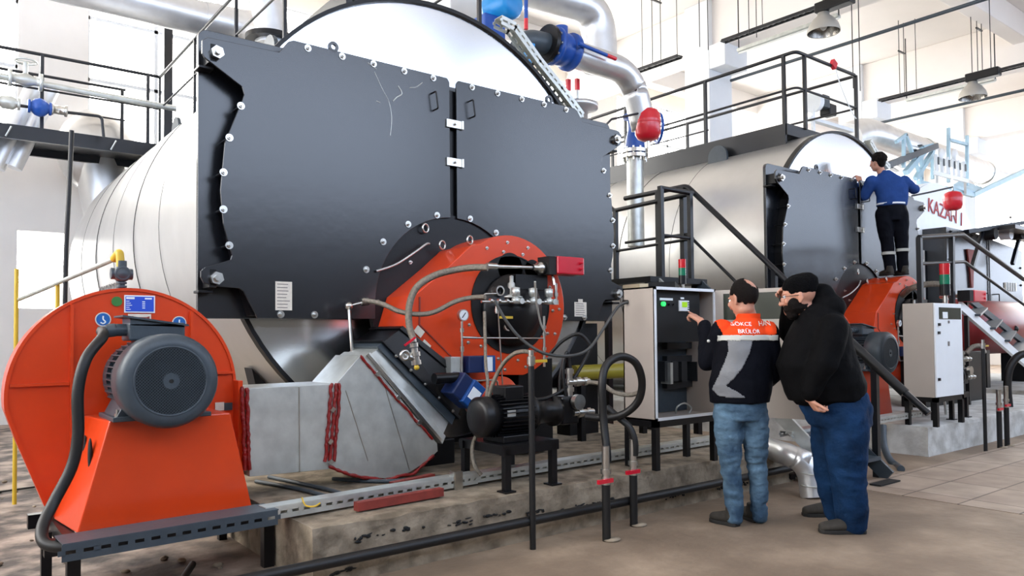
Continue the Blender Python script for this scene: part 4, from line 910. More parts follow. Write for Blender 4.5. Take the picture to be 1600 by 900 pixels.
# blue pump motors on the near boiler crown
a = at(765, 18, Y=7.2); t = thing('pump', tuple(a), 'light blue pump on the near boiler crown, cut by the top edge', 'pump')
B().lathe(a, (.2, -1, 0), [(0, 0), (0, .16), (.05, .18), (.35, .18), (.4, .14), (.4, 0)], 28).out('motor', 'sky', t); B().box(a+Vector((-.1, -.1, -.3)), (.3, .3, .3)).out('base', 'valve', t, .02)
a = at(825, 75, Y=5.9); tag(B().box(at(826, 84, Y=6.0), (.09, .1, .2)).out('blue_bracket', 'sky'), 'small light blue bracket under the dark pipe bend', 'bracket')
a = at(903, 158, Y=6.6); t = thing('flanged_nozzle', tuple(a), 'white flanged nozzle behind the right shoulder of the near boiler', 'nozzle')
B().lathe(a-Vector((0, 0, .5)), (0, 0, 1), [(0, .12), (.38, .12), (.4, .24), (.46, .24), (.46, .12), (.5, .12), (.5, 0)], 28).out('neck', 'pipe', t)
for u, v, lb in ((888, 133, 'left of two'), (902, 132, 'right of two')):
    a = at(u, v, Y=6.8); t = thing('red_valve_handle', tuple(a), 'tiny red valve on the near boiler shoulder, %s' % lb, 'valve'); B().box(a, (.05, .04, .14)).out('handle', 'red', t); B().cyl(a-Vector((0, 0, .5)), a-Vector((0, 0, .05)), .015).out('stem', 'galv', t)
# expansion vessels
def vessel(c, r, h, label):
    c = Vector(c); t = thing('expansion_vessel', tuple(c), label, 'vessel')
    B().lathe(c, (0, 0, 1), [(-h/2, 0), (-h/2+.004, r*.45), (-h/2+.03, r*.8), (-h/2+.09, r), (-.01, r), (0, r*1.012), (.01, r), (h/2-.09, r), (h/2-.03, r*.8), (h/2-.004, r*.45), (h/2, 0)], 36).out('tank', 'tank', t)
    B().cyl(c-Vector((0, 0, h/2+.09)), c-Vector((0, 0, h/2-.02)), .025).out('valve_stub', 'zinc', t)
    B().tube([c+Vector((0, 0, h/2-.01)), c+Vector((0, 0, h/2+(.07 if h > .4 else .45)))], .012, 8, 0).out('top_stub', 'zinc', t)
    B().ringcyl(c+Vector((0, 0, .02)), c+Vector((0, 0, .05)), r*1.02, r*.99, 36).out('clamp_band', 'tank', t)
    return t
t = vessel(at(1012, 195, D=9.6), .162, .42, 'red expansion vessel with blue handwheel behind it, between the two boilers')
c = at(1012, 195, D=9.6); b = B(); b.tube([c+Vector((-.16, .0, .12)), c+Vector((-.55, .1, .0)), at(947, 195, Y=6.4)], .014, 8, 1); b.out('feed_pipe', 'rail', t)
t = vessel(at(1489, 314, D=14.0), .165, .36, 'red expansion vessel in front of the white third boiler')
c = at(1489, 314, D=14.0); a = at(1418, 331, D=12.5); B().tube([c+Vector((0, 0, .18)), c+Vector((0, 0, .26)), at(1450, 301, D=13.6), at(1425, 306, D=13.4)], .016, 8, 0).out('feed_pipe', 'rail', t)
t = thing('gate_valve', tuple(at(1035, 200, Y=7.4)), 'blue handwheel valve on a flanged pipe between the boilers', 'valve')
c = at(1028, 200, Y=7.4); B().torus(c, (.9, -.5, 0), .21, .022, 32, 8).out('handwheel', 'valve', t)
b = B()
for k in range(3):
    a_ = PI*k/3; ax = Vector((.9, -.5, 0)).normalized(); x = Vector((0, 0, 1)); y = ax.cross(x); dd = (x*math.cos(a_)+y*math.sin(a_))*.2; b.bar(c-dd, c+dd, .025)
b.out('spokes', 'valve', t)
b = B(); c2 = at(992, 215, Y=7.4); b.lathe(c2-Vector((0, 0, .28)), (0, 0, 1), [(0, 0), (0, .13), (.1, .15), (.26, .13), (.4, .1), (.55, .1), (.56, .17), (.6, .17), (.6, 0)], 24); b.cyl(c2, c, .035); b.out('body', 'valve', t)
b = B(); c3 = at(992, 240, Y=7.4); b.cyl(c3, c3+Vector((0, 0, .05)), .19, n=28); b.cyl(c3-Vector((0, 0, .07)), c3-Vector((0, 0, .02)), .19, n=28); b.out('flange_pair', 'zinc', t)
for k in range(10): 
    an = 2*PI*k/10; p_ = c3+Vector((math.cos(an)*.16, math.sin(an)*.16, 0)); B().cyl(p_-Vector((0, 0, .12)), p_+Vector((0, 0, .08)), .016, n=6).out('flange_bolt', 'zinc', t)
B().cyl(Vector((c3.x, c3.y, 2.6)), c3, .12, n=24).out('pipe', 'galv', t)
# large silver main at right
t = thing('insulated_main', tuple(at(1450, 240, Y=9)), 'big silver insulated main running off to the right above the worker', 'pipe')
B().elbow([at(1325, 215, Y=9.0), at(1345, 204, Y=9.0), at(1450, 240, Y=9.0), at(1640, 306, Y=9.0)], .34, .5, 32).out('jacket', 'pipe', t)
for u, v in ((1440, 236), (1535, 270)):
    a = at(u, v, Y=9); B().torus(a, (1, 0, -.02), .345, .014, 32, 6).out('band', 'galv', t)
t = thing('lifting_motor', tuple(at(1290, 165, Y=7)), 'small dark motor and wheel behind the second boiler rails', 'motor')
B().cyl(at(1268, 160, Y=7), at(1274, 160, Y=7), .17, n=28).out('wheel', 'white', t); B().box(at(1284, 160, Y=7), (.22, .2, .22)).out('motor', 'motor', t, .02); B().box(at(1294, 173, Y=7), (.24, .2, .2)).out('gearbox', 'black', t, .02)
B().bar(at(1264, 185, Y=7), at(1330, 205, Y=7), .1, .06).out('bed', 'white', t); B().bar(at(1270, 165, Y=7), (at(1270, 165, Y=7).x, 7, 4.25), .05).out('bed_post', 'white', t)
# ================================================================ along the plinth
zt = .40
perforated([(.52, 4.12, .36), (1.55, 4.17, .36)], .2, .08, 'dark slotted cable channel in front of the near blower frame', 'motor')
perforated([(1.5, 4.17, .37), (2.9, 4.27, .37), (3.0, 4.275, .37)], .1, .07, 'slotted galvanised cable channel lying on the near plinth beside the duct')
perforated([(2.95, 4.28, .37), (5.9, 4.36, .37)], .1, .06, 'slotted galvanised cable channel on the near plinth by the pump table')
a = at(716, 765, Z=.32); t = thing('channel_joint', (a.x, a.y, .32), 'punched zinc joint plate standing on the cable channel', 'bracket')
B().box((a.x, 4.2, .38), (.06, .01, .12)).out('plate', 'zinc', t); B().box((a.x-.03, 4.23, .38), (.01, .06, .12)).out('flange', 'zinc', t)
tag(B().tube([(.9, 3.72, .165), (3.0, 3.72, .17), (5.2, 3.74, .16), (6.2, 3.76, .155)], .03, 14, 0).out('service_pipe', 'rubber'), 'long black pipe running along the face of the near plinth', 'pipe')
tag(B().tube([(.86, 3.75, .06), (1.25, 4.6, .04)], .02, 10, 0).out('service_pipe', 'rubber'), 'short dark pipe on the floor left of the plinth end', 'pipe')
a, c = at(556, 797, Z=.335), at(690, 773, Z=.335)
tag(B().bar(a+Vector((0, 0, .02)), c+Vector((0, 0, .02)), .05, .05).out('primer_tube', 'primer'), 'red oxide square tube lying on the plinth edge, longer front one', 'steel tube')
a, c = at(612, 764, Z=.335), at(676, 750, Z=.335)
tag(B().bar(a+Vector((0, 0, .02)), c+Vector((0, 0, .02)), .05, .05).out('primer_tube', 'primer'), 'short red oxide square tube behind the cable channel', 'steel tube')
for i, (pts, lb) in enumerate((([(400, 752), (470, 765), (545, 785)], 'dark bar under the air duct, nearest the blower'), ([(420, 745), (500, 762), (560, 778)], 'dark bar under the air duct, second from the blower'), ([(520, 748), (600, 752), (690, 745)], 'dark cable on the plinth under the duct elbow'))):
    tag(B().tube([at(u, v, Z=.335) for u, v in pts], .014, 8).out('steel_bar', 'motor'), lb, 'bar')
tag(B().tube([at(472, 778, Z=.42), at(478, 790, Z=.4), at(492, 791, Z=.41), at(500, 786, Z=.42)], .005, 6).out('yellow_wire', 'yellow'), 'short yellow green wire poking out of the cable channel', 'wire')
b = B(); b.box((3.15, 5.25, .42), (.5, .3, .2)); tag(b.out('pedestal_block', 'black', bev=.01), 'black block under the near burner casing', 'block')
# ================================================================ oil pump set
def make_pump(label):
    t = thing('oil_pump', (3.2, 4.1, .32), label, 'pump')
    ztop = .62
    for x, y in ((3.02, 3.93), (3.42, 3.93), (3.02, 4.4), (3.42, 4.4)):
        B().bar((x, y, .32), (x, y, ztop-.02), .045).out('leg', 'black', t); B().box((x, y, .325), (.09, .09, .01)).out('foot_plate', 'black', t)
    b = B(); b.bar((2.98, 3.93, ztop-.03), (3.46, 3.93, ztop-.03), .045, .06); b.bar((2.98, 4.4, ztop-.03), (3.46, 4.4, ztop-.03), .045, .06); b.bar((3.02, 3.93, ztop-.03), (3.02, 4.4, ztop-.03), .045, .06); b.bar((3.42, 3.93, ztop-.03), (3.42, 4.4, ztop-.03), .045, .06); b.box((3.22, 4.16, ztop), (.48, .5, .012)); b.out('table', 'black', t)
    ax, az = 4.1, .80
    b = B(); b.lathe((2.9, ax, az), (1, 0, 0), [(0, 0), (0, .1), (.02, .135), (.1, .135), (.1, .12), (.42, .12), (.42, .14), (.45, .14), (.46, .09), (.66, .075), (.66, .11), (.69, .11), (.69, 0)], 36)
    for k in range(30):
        a = 2*PI*k/30; b.box(Vector((3.17, ax, az))+Vector((0, math.cos(a), math.sin(a)))*.128, (.28, .03, .006), Matrix.Rotation(a, 3, 'X'))
    b.out('motor', 'black', t)
    b = B(); b.box((3.17, ax-.0, az+.15), (.16, .15, .1)); b.out('terminal_box', 'black', t, .01)
    b = B(); b.box((3.17, ax, az-.15), (.26, .24, .05)); b.out('motor_foot', 'black', t, .008)
    b = B(); b.box((3.1, ax-.128, az+.02), (.07, .004, .05)); b.out('rating_plate', 'galv', t)
    b = B(); b.box((3.68, ax, az), (.16, .16, .2)); b.cyl((3.76, ax-.02, az), (3.8, ax-.02, az), .07, n=20); b.out('pump_head', 'black', t, .015)
    b = B(); b.cyl((3.72, ax-.09, az+.06), (3.72, ax-.13, az+.06), .055, n=22); b.cyl((3.72, ax-.02, az+.1), (3.72, ax-.02, az+.3), .024, n=12)
    for z in (.13, .19, .26): b.cyl((3.72, ax-.02, az+z), (3.72, ax-.02, az+z+.03), .038, n=6)
    b.cyl((3.7, ax-.03, az+.2), (3.88, ax-.06, az+.2), .022, n=12); b.cyl((3.76, ax-.04, az+.2), (3.8, ax-.045, az+.2), .036, n=6); b.cyl((3.83, ax-.05, az+.2), (3.86, ax-.055, az+.2), .032, n=6)
    b.cyl((3.7, ax-.08, az-.02), (3.88, ax-.1, az-.02), .022, n=12); b.cyl((3.74, ax-.08, az-.02), (3.78, ax-.085, az-.02), .036, n=6); b.cyl((3.82, ax-.09, az-.02), (3.85, ax-.095, az-.02), .032, n=6); b.out('fittings', 'zinc', t)
    b = B(); b.tube([(3.68, ax-.02, az+.1), (3.66, ax-.02, az+.3), (3.7, ax-.02, az+.42), (3.73, ax-.02, az+.3)], .012, 8); b.out('bypass_hose', 'rubber', t)
    return t
pump = make_pump('black oil pump and motor on a small black table, front centre')
pump2 = dup(pump, (6.42, -.14, 0), 'black oil pump on a table beyond the white cabinet, right edge')
# fuel risers with red ball valves and their hoses
def riser(x, y, ztop, label, lever=(-1, 0)):
    t = thing('fuel_riser', (x, y, 0), label, 'pipe')
    B().cyl((x, y, 0), (x, y, ztop), .028, n=18).out('black_pipe', 'rubber', t)
    b = B(); b.cyl((x, y, ztop), (x, y, ztop+.05), .03, n=8); b.cyl((x, y, ztop+.05), (x, y, ztop+.12), .024, n=16); b.cyl((x, y, ztop+.07), (x, y, ztop+.1), .035, n=8); b.cyl((x, y, ztop+.12), (x, y, ztop+.25), .025, n=18); b.out('brass_fittings', 'zinc', t)
    b = B(); b.box((x-.035, y-.03, ztop+.03), (.13, .02, .026)); b.out('red_lever', 'red', t)
    b = B(); b.sphere((x+.03, y-.02, .008), .05, 12, 6, (1.3, 1, .25)); b.out('cement_collar', 'plinth', t); return t
riser(3.53, 3.53, at(947, 757, Y=3.53).z, 'black fuel riser with red lever valve, nearest the camera'); riser(3.95, 3.68, at(991, 742, Y=3.68).z, 'black fuel riser with red valve, second one, nearer the cabinet')
riser(9.78, 3.42, .42, 'black fuel riser at the right edge, left of two'); riser(10.0, 3.42, .45, 'black fuel riser at the right edge, right of two')
def hose(px, r, label, m='rubber', name='rubber_hose'):
    pts = [at(u, v, D=d) for u, v, d in px]; o = B().tube(pts, r, 14, 6).out(name, m); return tag(o, label, 'hose')
hose([(949, 722, 4.95), (948, 700, 4.96), (943, 655, 5.0), (941, 600, 5.0), (948, 570, 5.05), (970, 557, 5.1), (993, 567, 5.15), (1003, 595, 5.2), (998, 625, 5.25), (978, 645, 5.3), (950, 653, 5.35), (915, 651, 5.4)], .027, 'fat black hose looping beside the cabinet down to the nearest riser')
hose([(992, 712, 5.3), (992, 690, 5.3), (984, 668, 5.32), (966, 652, 5.36), (948, 636, 5.4)], .024, 'black hose running down to the second riser')
hose([(918, 597, 5.5), (940, 600, 5.45), (960, 613, 5.4), (985, 617, 5.35), (1000, 612, 5.3)], .016, 'thin pale hose crossing inside the fat black hose loop', 'hose')
hose([(1578, 680, 10.2), (1577, 640, 10.2), (1574, 600, 10.2), (1580, 570, 10.2), (1600, 553, 10.2), (1640, 560, 10.2)], .05, 'fat black hose arch at the right edge')
# tall black stand pipe with braided hose over it
t = thing('stand_pipe', (3.04, 3.69, 0), 'slender black stand pipe with yellow lever tap in front of the pump', 'pipe')
zt_ = at(828, 572, Y=3.69).z
B().cyl((3.04, 3.69, 0), (3.04, 3.69, zt_), .02, n=14).out('black_pipe', 'rubber', t)
b = B(); b.cyl((3.04, 3.69, zt_), (3.04, 3.69, zt_+.1), .018, n=8); b.cyl((3.04, 3.69, zt_+.01), (3.04, 3.69, zt_+.06), .027, n=8); b.out('tap_body', 'zinc', t); B().box((3.11, 3.68, zt_+.03), (.1, .014, .018)).out('yellow_lever', 'yellow', t)
t = dup(t, (6.36, -.26, .0), 'slender black stand pipe with yellow tap right of the white cabinet')
hose([(831, 560, 4.76), (826, 550, 4.8), (805, 552, 4.9), (785, 570, 5.0), (770, 600, 5.05), (762, 630, 5.1), (748, 670, 5.15), (738, 700, 5.15), (742, 728, 5.1), (752, 742, 5.1)], .014, 'braided hose arching from the stand pipe down to the plinth', 'hose', 'braided_hose')
hose([(757, 487, 5.45), (758, 530, 5.4), (759, 570, 5.35), (762, 600, 5.3), (757, 640, 5.25), (750, 668, 5.2)], .012, 'thin braided hose hanging down in front of the near burner', 'hose', 'braided_hose')
hose([(762, 418, 5.45), (740, 418, 5.48), (715, 421, 5.5), (680, 430, 5.45), (652, 448, 5.4), (640, 475, 5.4), (639, 505, 5.4), (645, 528, 5.4)], .025, 'thick braided hose curving left over the near burner', 'hose', 'braided_hose')
hose([(758, 464, 5.45), (738, 465, 5.5), (712, 471, 5.48), (680, 487, 5.45), (655, 491, 5.42), (625, 487, 5.4), (595, 474, 5.4), (567, 469, 5.4)], .018, 'braided hose sagging across the orange casing to the left elbow', 'hose', 'braided_hose')
hose([(1510, 552, 9.9), (1520, 542, 9.9), (1532, 541, 9.9), (1538, 552, 9.9)], .03, 'pale braided hose arch right of the white cabinet', 'hose', 'braided_hose')
hose([(1410, 462, 10.5), (1425, 450, 10.3), (1450, 444, 10.2), (1475, 444, 10.1)], .04, 'pale hose above the white cabinet over the second burner', 'hose', 'braided_hose')
a0 = at(645, 528, D=5.38); t = thing('hose_valve', tuple(a0), 'chrome ball valve with red lever at the end of the thick braided hose', 'valve')
b = B(); e = at(651, 572, D=5.38); d = (e-a0); 
for k, (f, r) in enumerate(((0, .024), (.18, .034), (.36, .026), (.5, .04), (.66, .03), (.8, .038))): b.cyl(a0+d*f, a0+d*(f+.15), r, n=8 if k % 2 else 16)
b.cyl(a0+d*.75, a0+d*.75-Vector((.1, 0, -.03)), .02, n=12); b.torus(a0+d*.75-Vector((.1, .02, -.03)), (0, 1, 0), .03, .012, 18); b.out('body', 'zinc', t)
B().bar(at(649, 527, D=5.33), at(632, 540, D=5.3), .022, .014).out('red_lever', 'red', t); B().sphere(at(651, 574, D=5.36), .02).out('brass_cap', 'yellow', t)
t = thing('hanging_tag', tuple(at(655, 520, D=5.45)), 'two paper tags stuck beside the chrome valve on the orange casing', 'label')
for u, v in ((655, 518), (665, 540)):
    B().box(at(u, v, Y=4.942), (.08, .003, .06), Matrix.Rotation(.7, 3, 'Y')).out('paper_tag', 'label', t)
hose([(773, 470, 5.3), (790, 500, 5.3), (815, 530, 5.3), (850, 552, 5.3), (890, 556, 5.4), (920, 545, 5.5), (945, 510, 5.6), (965, 480, 5.7), (981, 472, 5.72)], .011, 'thin grey cable swinging from the burner to the cabinet side', 'greycable', 'cable')
hose([(858, 555, 5.6), (880, 532, 5.6), (905, 522, 5.6), (922, 540, 5.6), (918, 555, 5.6), (890, 600, 5.5), (860, 620, 5.4), (835, 625, 5.3)], .013, 'black cable arching behind the thin grey cable', 'rubber', 'cable')
hose([(893, 590, 5.5), (888, 560, 5.5), (884, 555, 5.5), (876, 585, 5.5), (875, 615, 5.5)], .014, 'short black hose hooked above the pump fittings', 'rubber', 'rubber_hose')
hose([(836, 440, 5.1), (838, 470, 5.2), (845, 505, 5.3), (852, 520, 5.35)], .007, 'thin grey lead hanging from the red control box', 'galv', 'cable')
# ochre pipe behind
a, c = at(896, 583, Y=5.35), at(986, 585, Y=5.35); t = thing('ochre_pipe', tuple(a), 'ochre painted pipe running behind the hose loop', 'pipe'); B().cyl(a, (6.3, 5.35, a.z), .075, n=24).out('pipe', 'ochre', t); B().bar((5.9, 5.35, 0), (5.9, 5.35, a.z-.07), .06).out('pipe_stand', 'black', t)
B().bar((a.x+.1, 5.35, .32), (a.x+.1, 5.35, a.z-.07), .06).out('pipe_stand', 'black', t)
# dark skirt case between the boilers behind the cabinet
tag(B().span((5.2, 5.7, .32), (5.6, 5.9, 1.46)).out('steel_upright', 'black'), 'black upright behind the hose loop by the near boiler', 'steel post')
# ================================================================ open control cabinet
def frame_under(t, x0, x1, y0, y1, z0, z1, w=.045):
    for x, y in ((x0, y0), (x1, y0), (x0, y1), (x1, y1)): B().bar((x+(w/2 if x == x0 else -w/2), y+(w/2 if y == y0 else -w/2), z0), (x+(w/2 if x == x0 else -w/2), y+(w/2 if y == y0 else -w/2), z1), w).out('leg', 'black', t)
    b = B(); b.span((x0, y0, z1-.05), (x1, y0+w, z1)); b.span((x0, y1-w, z1-.05), (x1, y1, z1)); b.span((x0, y0, z1-.05), (x0+w, y1, z1)); b.span((x1-w, y0, z1-.05), (x1, y1, z1)); b.out('base_frame', 'black', t)
x0, x1, y0, y1, z0, z1 = 4.33, 5.07, 3.8, 4.12, .69, 1.70
t = thing('control_cabinet', (x0, y0, .32), 'open grey control cabinet with lit display, being used by the men', 'cabinet'); cabt = t
b = B(); w_ = .012
b.span((x0, y0, z0), (x0+w_, y1, z1)); b.span((x1-w_, y0, z0), (x1, y1, z1)); b.span((x0, y0, z1-w_), (x1, y1, z1)); b.span((x0, y0, z0), (x1, y1, z0+w_)); b.span((x0, y1-w_, z0), (x1, y1, z1)); b.out('body', 'cab', t)
b = B()
b.span((x0, y0-.004, z0), (x0+.022, y0+.01, z1)); b.span((x1-.022, y0-.004, z0), (x1, y0+.01, z1)); b.span((x0, y0-.004, z1-.022), (x1, y0+.01, z1)); b.span((x0, y0-.004, z0), (x1, y0+.01, z0+.022)); b.out('front_rim', 'white', t)
b = B(); b.span((x0+.02, y1-.03, z0+.02), (x1-.02, y1-.014, z1-.02)); b.out('mounting_plate', 'motor', t)
b = B(); b.span((x0+.012, y0+.05, z1-.42), (x1-.14, y0+.06, z1-.014)); ip = b.out('instrument_panel', 'dark', t)
def onp(u, v): return at(u, v, Y=y0+.048)
a = onp(1035, 475); B().cyl(a, a-Vector((0, .02, 0)), .018, n=20).out('green_lamp', 'greenlamp', ip)
for u in (1045, 1052): B().cyl(onp(u, 476), onp(u, 476)-Vector((0, .012, 0)), .008, n=14).out('push_button', 'black', ip)
a = onp(1068, 478); dp = B().box(a, (.12, .02, .085)).out('display_unit', 'white', ip, .004); B().box(a+Vector((0, -.012, .01)), (.06, .004, .04)).out('screen', 'lcd', dp)
b = B(); 
for k in range(4): b.box(a+Vector((.045, -.012, .025-.017*k)), (.012, .006, .008))
b.out('display_keys', 'black', dp)
B().box(onp(1041, 467.5), (.15, .004, .018)).out('name_strip', 'white', ip); B().box(onp(1066, 466), (.04, .004, .014)).out('name_strip', 'white', ip)
B().box(at(1034, 511, Y=y0+.1), (.09, .08, .07)).out('relay', 'cab', t); B().box(at(1060, 517, Y=y0+.15), (.25, .02, .012)).out('din_rail', 'zinc', t)
for v, m in ((540, 'cabdark'), (560, 'cabdark'), (600, 'cabdark')):
    B().box(at(1070, v, Y=y1-.06), (.5, .05, .05)).out('wiring_duct', m, t)
for u in (1036, 1048, 1062, 1085): B().box(at(u, 580, Y=y1-.09), (.07, .1, .16)).out('contactor', 'cabdark', t)
B().box(at(1042, 583, Y=y1-.12), (.03, .1, .17)).out('terminal_block', 'galv', t)
B().tube([at(1056, 648, Y=4.0), at(1058, 636, Y=3.95), at(1070, 630, Y=3.95), at(1080, 638, Y=3.95), at(1074, 650, Y=3.95)], .007, 8).out('loose_wire', 'galv', t)
b = B(); a = at(980, 472, X=x0-.0); b.cyl(a, a-Vector((.04, 0, 0)), .018, n=14); b.out('cable_gland', 'black', t)
frame_under(t, x0, x1, y0, y1, .32, z0)
# swung-out door
h0, h1 = Vector((x1, y0, 0)), Vector((5.24, 3.13, 0)); dd = (h1-h0).normalized(); nn = Vector((dd.y, -dd.x, 0))
def dpt(s, z, n=0): return h0+dd*s+Vector((0, 0, z))+nn*n
DL = (h1-h0).length
b = B(); b.bar(dpt(0, .69+.38), dpt(DL, .69+.38), .02, .76); b.bar(dpt(.02, 1.455), dpt(.02, 1.69), .02, .04, up=dd) if False else None
b.bar(dpt(0, 1.675), dpt(DL, 1.675), .02, .03); 
b.hexa([dpt(0, 1.45, -.01), dpt(0, 1.66, -.01), dpt(0, 1.45, .01), dpt(0, 1.66, .01), dpt(.07, 1.45, -.01), dpt(.07, 1.66, -.01), dpt(.07, 1.45, .01), dpt(.07, 1.66, .01)])
b.hexa([dpt(DL-.05, 1.45, -.01), dpt(DL-.05, 1.66, -.01), dpt(DL-.05, 1.45, .01), dpt(DL-.05, 1.66, .01), dpt(DL, 1.45, -.01), dpt(DL, 1.66, -.01), dpt(DL, 1.45, .01), dpt(DL, 1.66, .01)])
dr = b.out('door', 'cab', t)
b = B(); b.hexa([dpt(.07, 1.45, -.003), dpt(.07, 1.66, -.003), dpt(.07, 1.45, .003), dpt(.07, 1.66, .003), dpt(DL-.05, 1.45, -.003), dpt(DL-.05, 1.66, -.003), dpt(DL-.05, 1.45, .003), dpt(DL-.05, 1.66, .003)]); b.out('window_pane', 'glass', dr)
# black cable trunk on top of the cabinet and its beacon
t = thing('trunking', (4.7, 4.3, 1.7), 'black cable trunk with beige strip lying on top of the open cabinet', 'cable trunk')
b = B(); b.bar((4.62, 3.98, 1.73), (5.3, 4.5, 1.75), .22, .05); b.out('trunk', 'black', t); b = B(); b.bar((4.42, 3.98, 1.72), (4.78, 4.5, 1.75), .07, .03); b.out('beige_strip', 'beige', t)
def beacon(p, s, label):
    p = Vector(p); t = thing('beacon', tuple(p), label, 'signal lamp'); r = .034*s
    B().cyl(p, p+Vector((0, 0, .1*s)), r*.45).out('stem', 'zinc', t); B().cyl(p+Vector((0, 0, .06*s)), p+Vector((0, 0, .14*s)), r, n=20).out('base', 'black', t)
    B().cyl(p+Vector((0, 0, .14*s)), p+Vector((0, 0, .21*s)), r, n=20).out('green_lens', 'grnlamp', t); B().cyl(p+Vector((0, 0, .21*s)), p+Vector((0, 0, .29*s)), r, n=20).out('red_lens', 'redlamp', t); return t
beacon((4.98, 4.06, 1.70), .9, 'red and green signal beacon on the open cabinet')
# ================================================================ closed white cabinet
x0, x1, y0, y1 = 8.56, 9.25, 3.58, 3.92; zb = at(1463, 622, Y=3.58).z; z1 = at(1463, 473, Y=3.58).z
t = thing('control_cabinet', (x0, y0, .32), 'closed white control cabinet on black legs with dark window, right', 'cabinet')
B().span((x0, y0+.02, zb), (x1, y1, z1)).out('body', 'cab', t, .004)
dr = B().span((x0+.004, y0, zb+.004), (x1-.004, y0+.018, z1-.004)).out('door', 'white', t, .003)
X = lambda u, v: at(u, v, Y=y0)
a, c = X(1463.5, 480), X(1501, 499); B().span((a.x+.05, y0-.004, a.z), (c.x, y0+.002, c.z)).out('window_pane', 'glass', dr)
a = X(1476, 492.5); B().box((a.x, y0-.006, a.z), (.12, .004, .07)).out('display_unit', 'white', dr)
for u, v in ((1463.5+1, 507), (1464, 520), (1464.5, 593)): a = X(u, v); B().box((a.x+.03, y0-.01, a.z), (.03, .02, .03)).out('lock', 'black', dr)
for u, v in ((1482, 503), (1482, 537)): a = X(u, v); B().box((a.x, y0-.004, a.z), (.04, .004, .03 if v < 510 else .05)).out('small_mark', 'ink', dr)
frame_under(t, x0, x1, y0, y1, .32, zb, .05)
a = X(1507, 560); B().box((x1+.03, y0+.1, a.z), (.05, .12, .5)).out('side_box', 'white', t)
a = at(1477, 471, Y=3.66); beacon((a.x, 3.66, z1), 1.55, 'red and green signal beacon on the white cabinet')
hose([(1440, 640, 9.2), (1436, 655, 9.2), (1428, 662, 9.2), (1420, 668, 9.0)], .02, 'cable bundle under the white cabinet, left', 'rubber', 'cable')
hose([(1475, 622, 9.3), (1478, 650, 9.3), (1470, 668, 9.2), (1462, 675, 9.1)], .016, 'pale cable hanging under the white cabinet', 'galv', 'cable')
perforated([(6.2, 3.9, .42), (8.9, 3.95, .42)], .12, .06, 'cable channel bridging the gap between the two plinths')
# red control box beyond the white cabinet, on its own pipe
t = thing('control_box', tuple(at(1520, 463, D=10.6)), 'red control box on a pipe beyond the white cabinet', 'control box')
c = at(1521, 463, D=10.6); B().box(c, (.42, .18, .16)).out('housing', 'red', t, .012); B().box(c-Vector((.27, 0, 0)), (.12, .16, .15)).out('base', 'dark', t); B().cyl((c.x-.3, c.y, c.z), at(1470, 464, D=10.8), .03).out('pipe', 'zinc', t)
B().bar((c.x-.1, c.y+.06, 0), (c.x-.1, c.y+.06, c.z-.07), .05).out('support_post', 'black', t)
for dz in (.03, -.03): B().sphere(c+Vector((.15, -.09, dz)), .018, 10, 6).out('screw', 'red', t)
# dark red tank far right
t = thing('red_tank', (16.8, 5.9, .3), 'dark red horizontal tank under the far black stair', 'tank')
a = at(1512, 500, Y=5.6); B().lathe((a.x, 5.9, 1.42), (1, 0, 0), [(0, 0), (.05, .3), (.15, .45), (.3, .52), (4.2, .52), (4.4, .3), (4.45, 0)], 36).out('shell', 'oldred', t)
for x in (a.x+.8, a.x+3.2): B().span((x, 5.6, .3), (x+.15, 6.2, 1.0)).out('support', 'black', t)
B().sphere((a.x+1.6, 5.4, 1.38), .07, 12, 8).out('nozzle', 'black', t)
b = B(); a = at(1575, 445, Y=5.6)
for k in range(4): b.cyl(a+Vector((.12*k-.1, 0, -.12)), a+Vector((.12*k-.1, 0, .04)), .05, n=10)
b.out('top_fittings', 'zinc', t)
# pump case far right behind the second pump
tag(B().span((10.6, 4.6, .32), (12.6, 4.9, 1.05)).out('steel_case', 'black', bev=.01), 'long black steel case behind the pump at the right edge', 'steel case')
# ================================================================ drain elbow and bits on the floor between plinths
t = thing('drain_pipe', (5.75, 3.38, 0), 'silver jacketed pipe bending down to the floor between the two men', 'pipe')
g0 = at(1270, 777, Z=0); B().elbow([at(1180, 694, D=7.2), at(1236, 712, D=6.25), (g0.x+.02, g0.y+.05, at(1265, 728, D=6.1).z), (g0.x, g0.y, 0)], .095, .13, 24).out('jacket', 'pipe', t)
for z in (.2, .1): B().torus((g0.x, g0.y, z), (0, 0, 1), .096, .005, 24, 6).out('band', 'galv', t)
tag(B().tube([at(1380, 665, D=7.9), at(1381, 695, D=7.8), at(1390, 718, D=7.7), at(1402, 728, D=7.6), at(1408, 733, Z=.02)], .035, 12).out('corrugated_conduit', 'motor'), 'dark corrugated conduit entering the floor behind the stair post', 'conduit')
tag(B().box(at(1383, 754, Z=.012), (.36, .1, .012)).out('floor_hatch', 'dark'), 'small dark floor opening beside the stair post', 'floor hatch')
b = B()
for k in range(5): p_ = at(1225+14*k, 745, Z=.05); b.bar(p_, p_+Vector((.3, .5, .12)), .05)
t = tag(b.out('scrap_pile', 'black'), 'dark scrap steel heaped between the plinths', 'scrap'); t['kind'] = 'stuff'
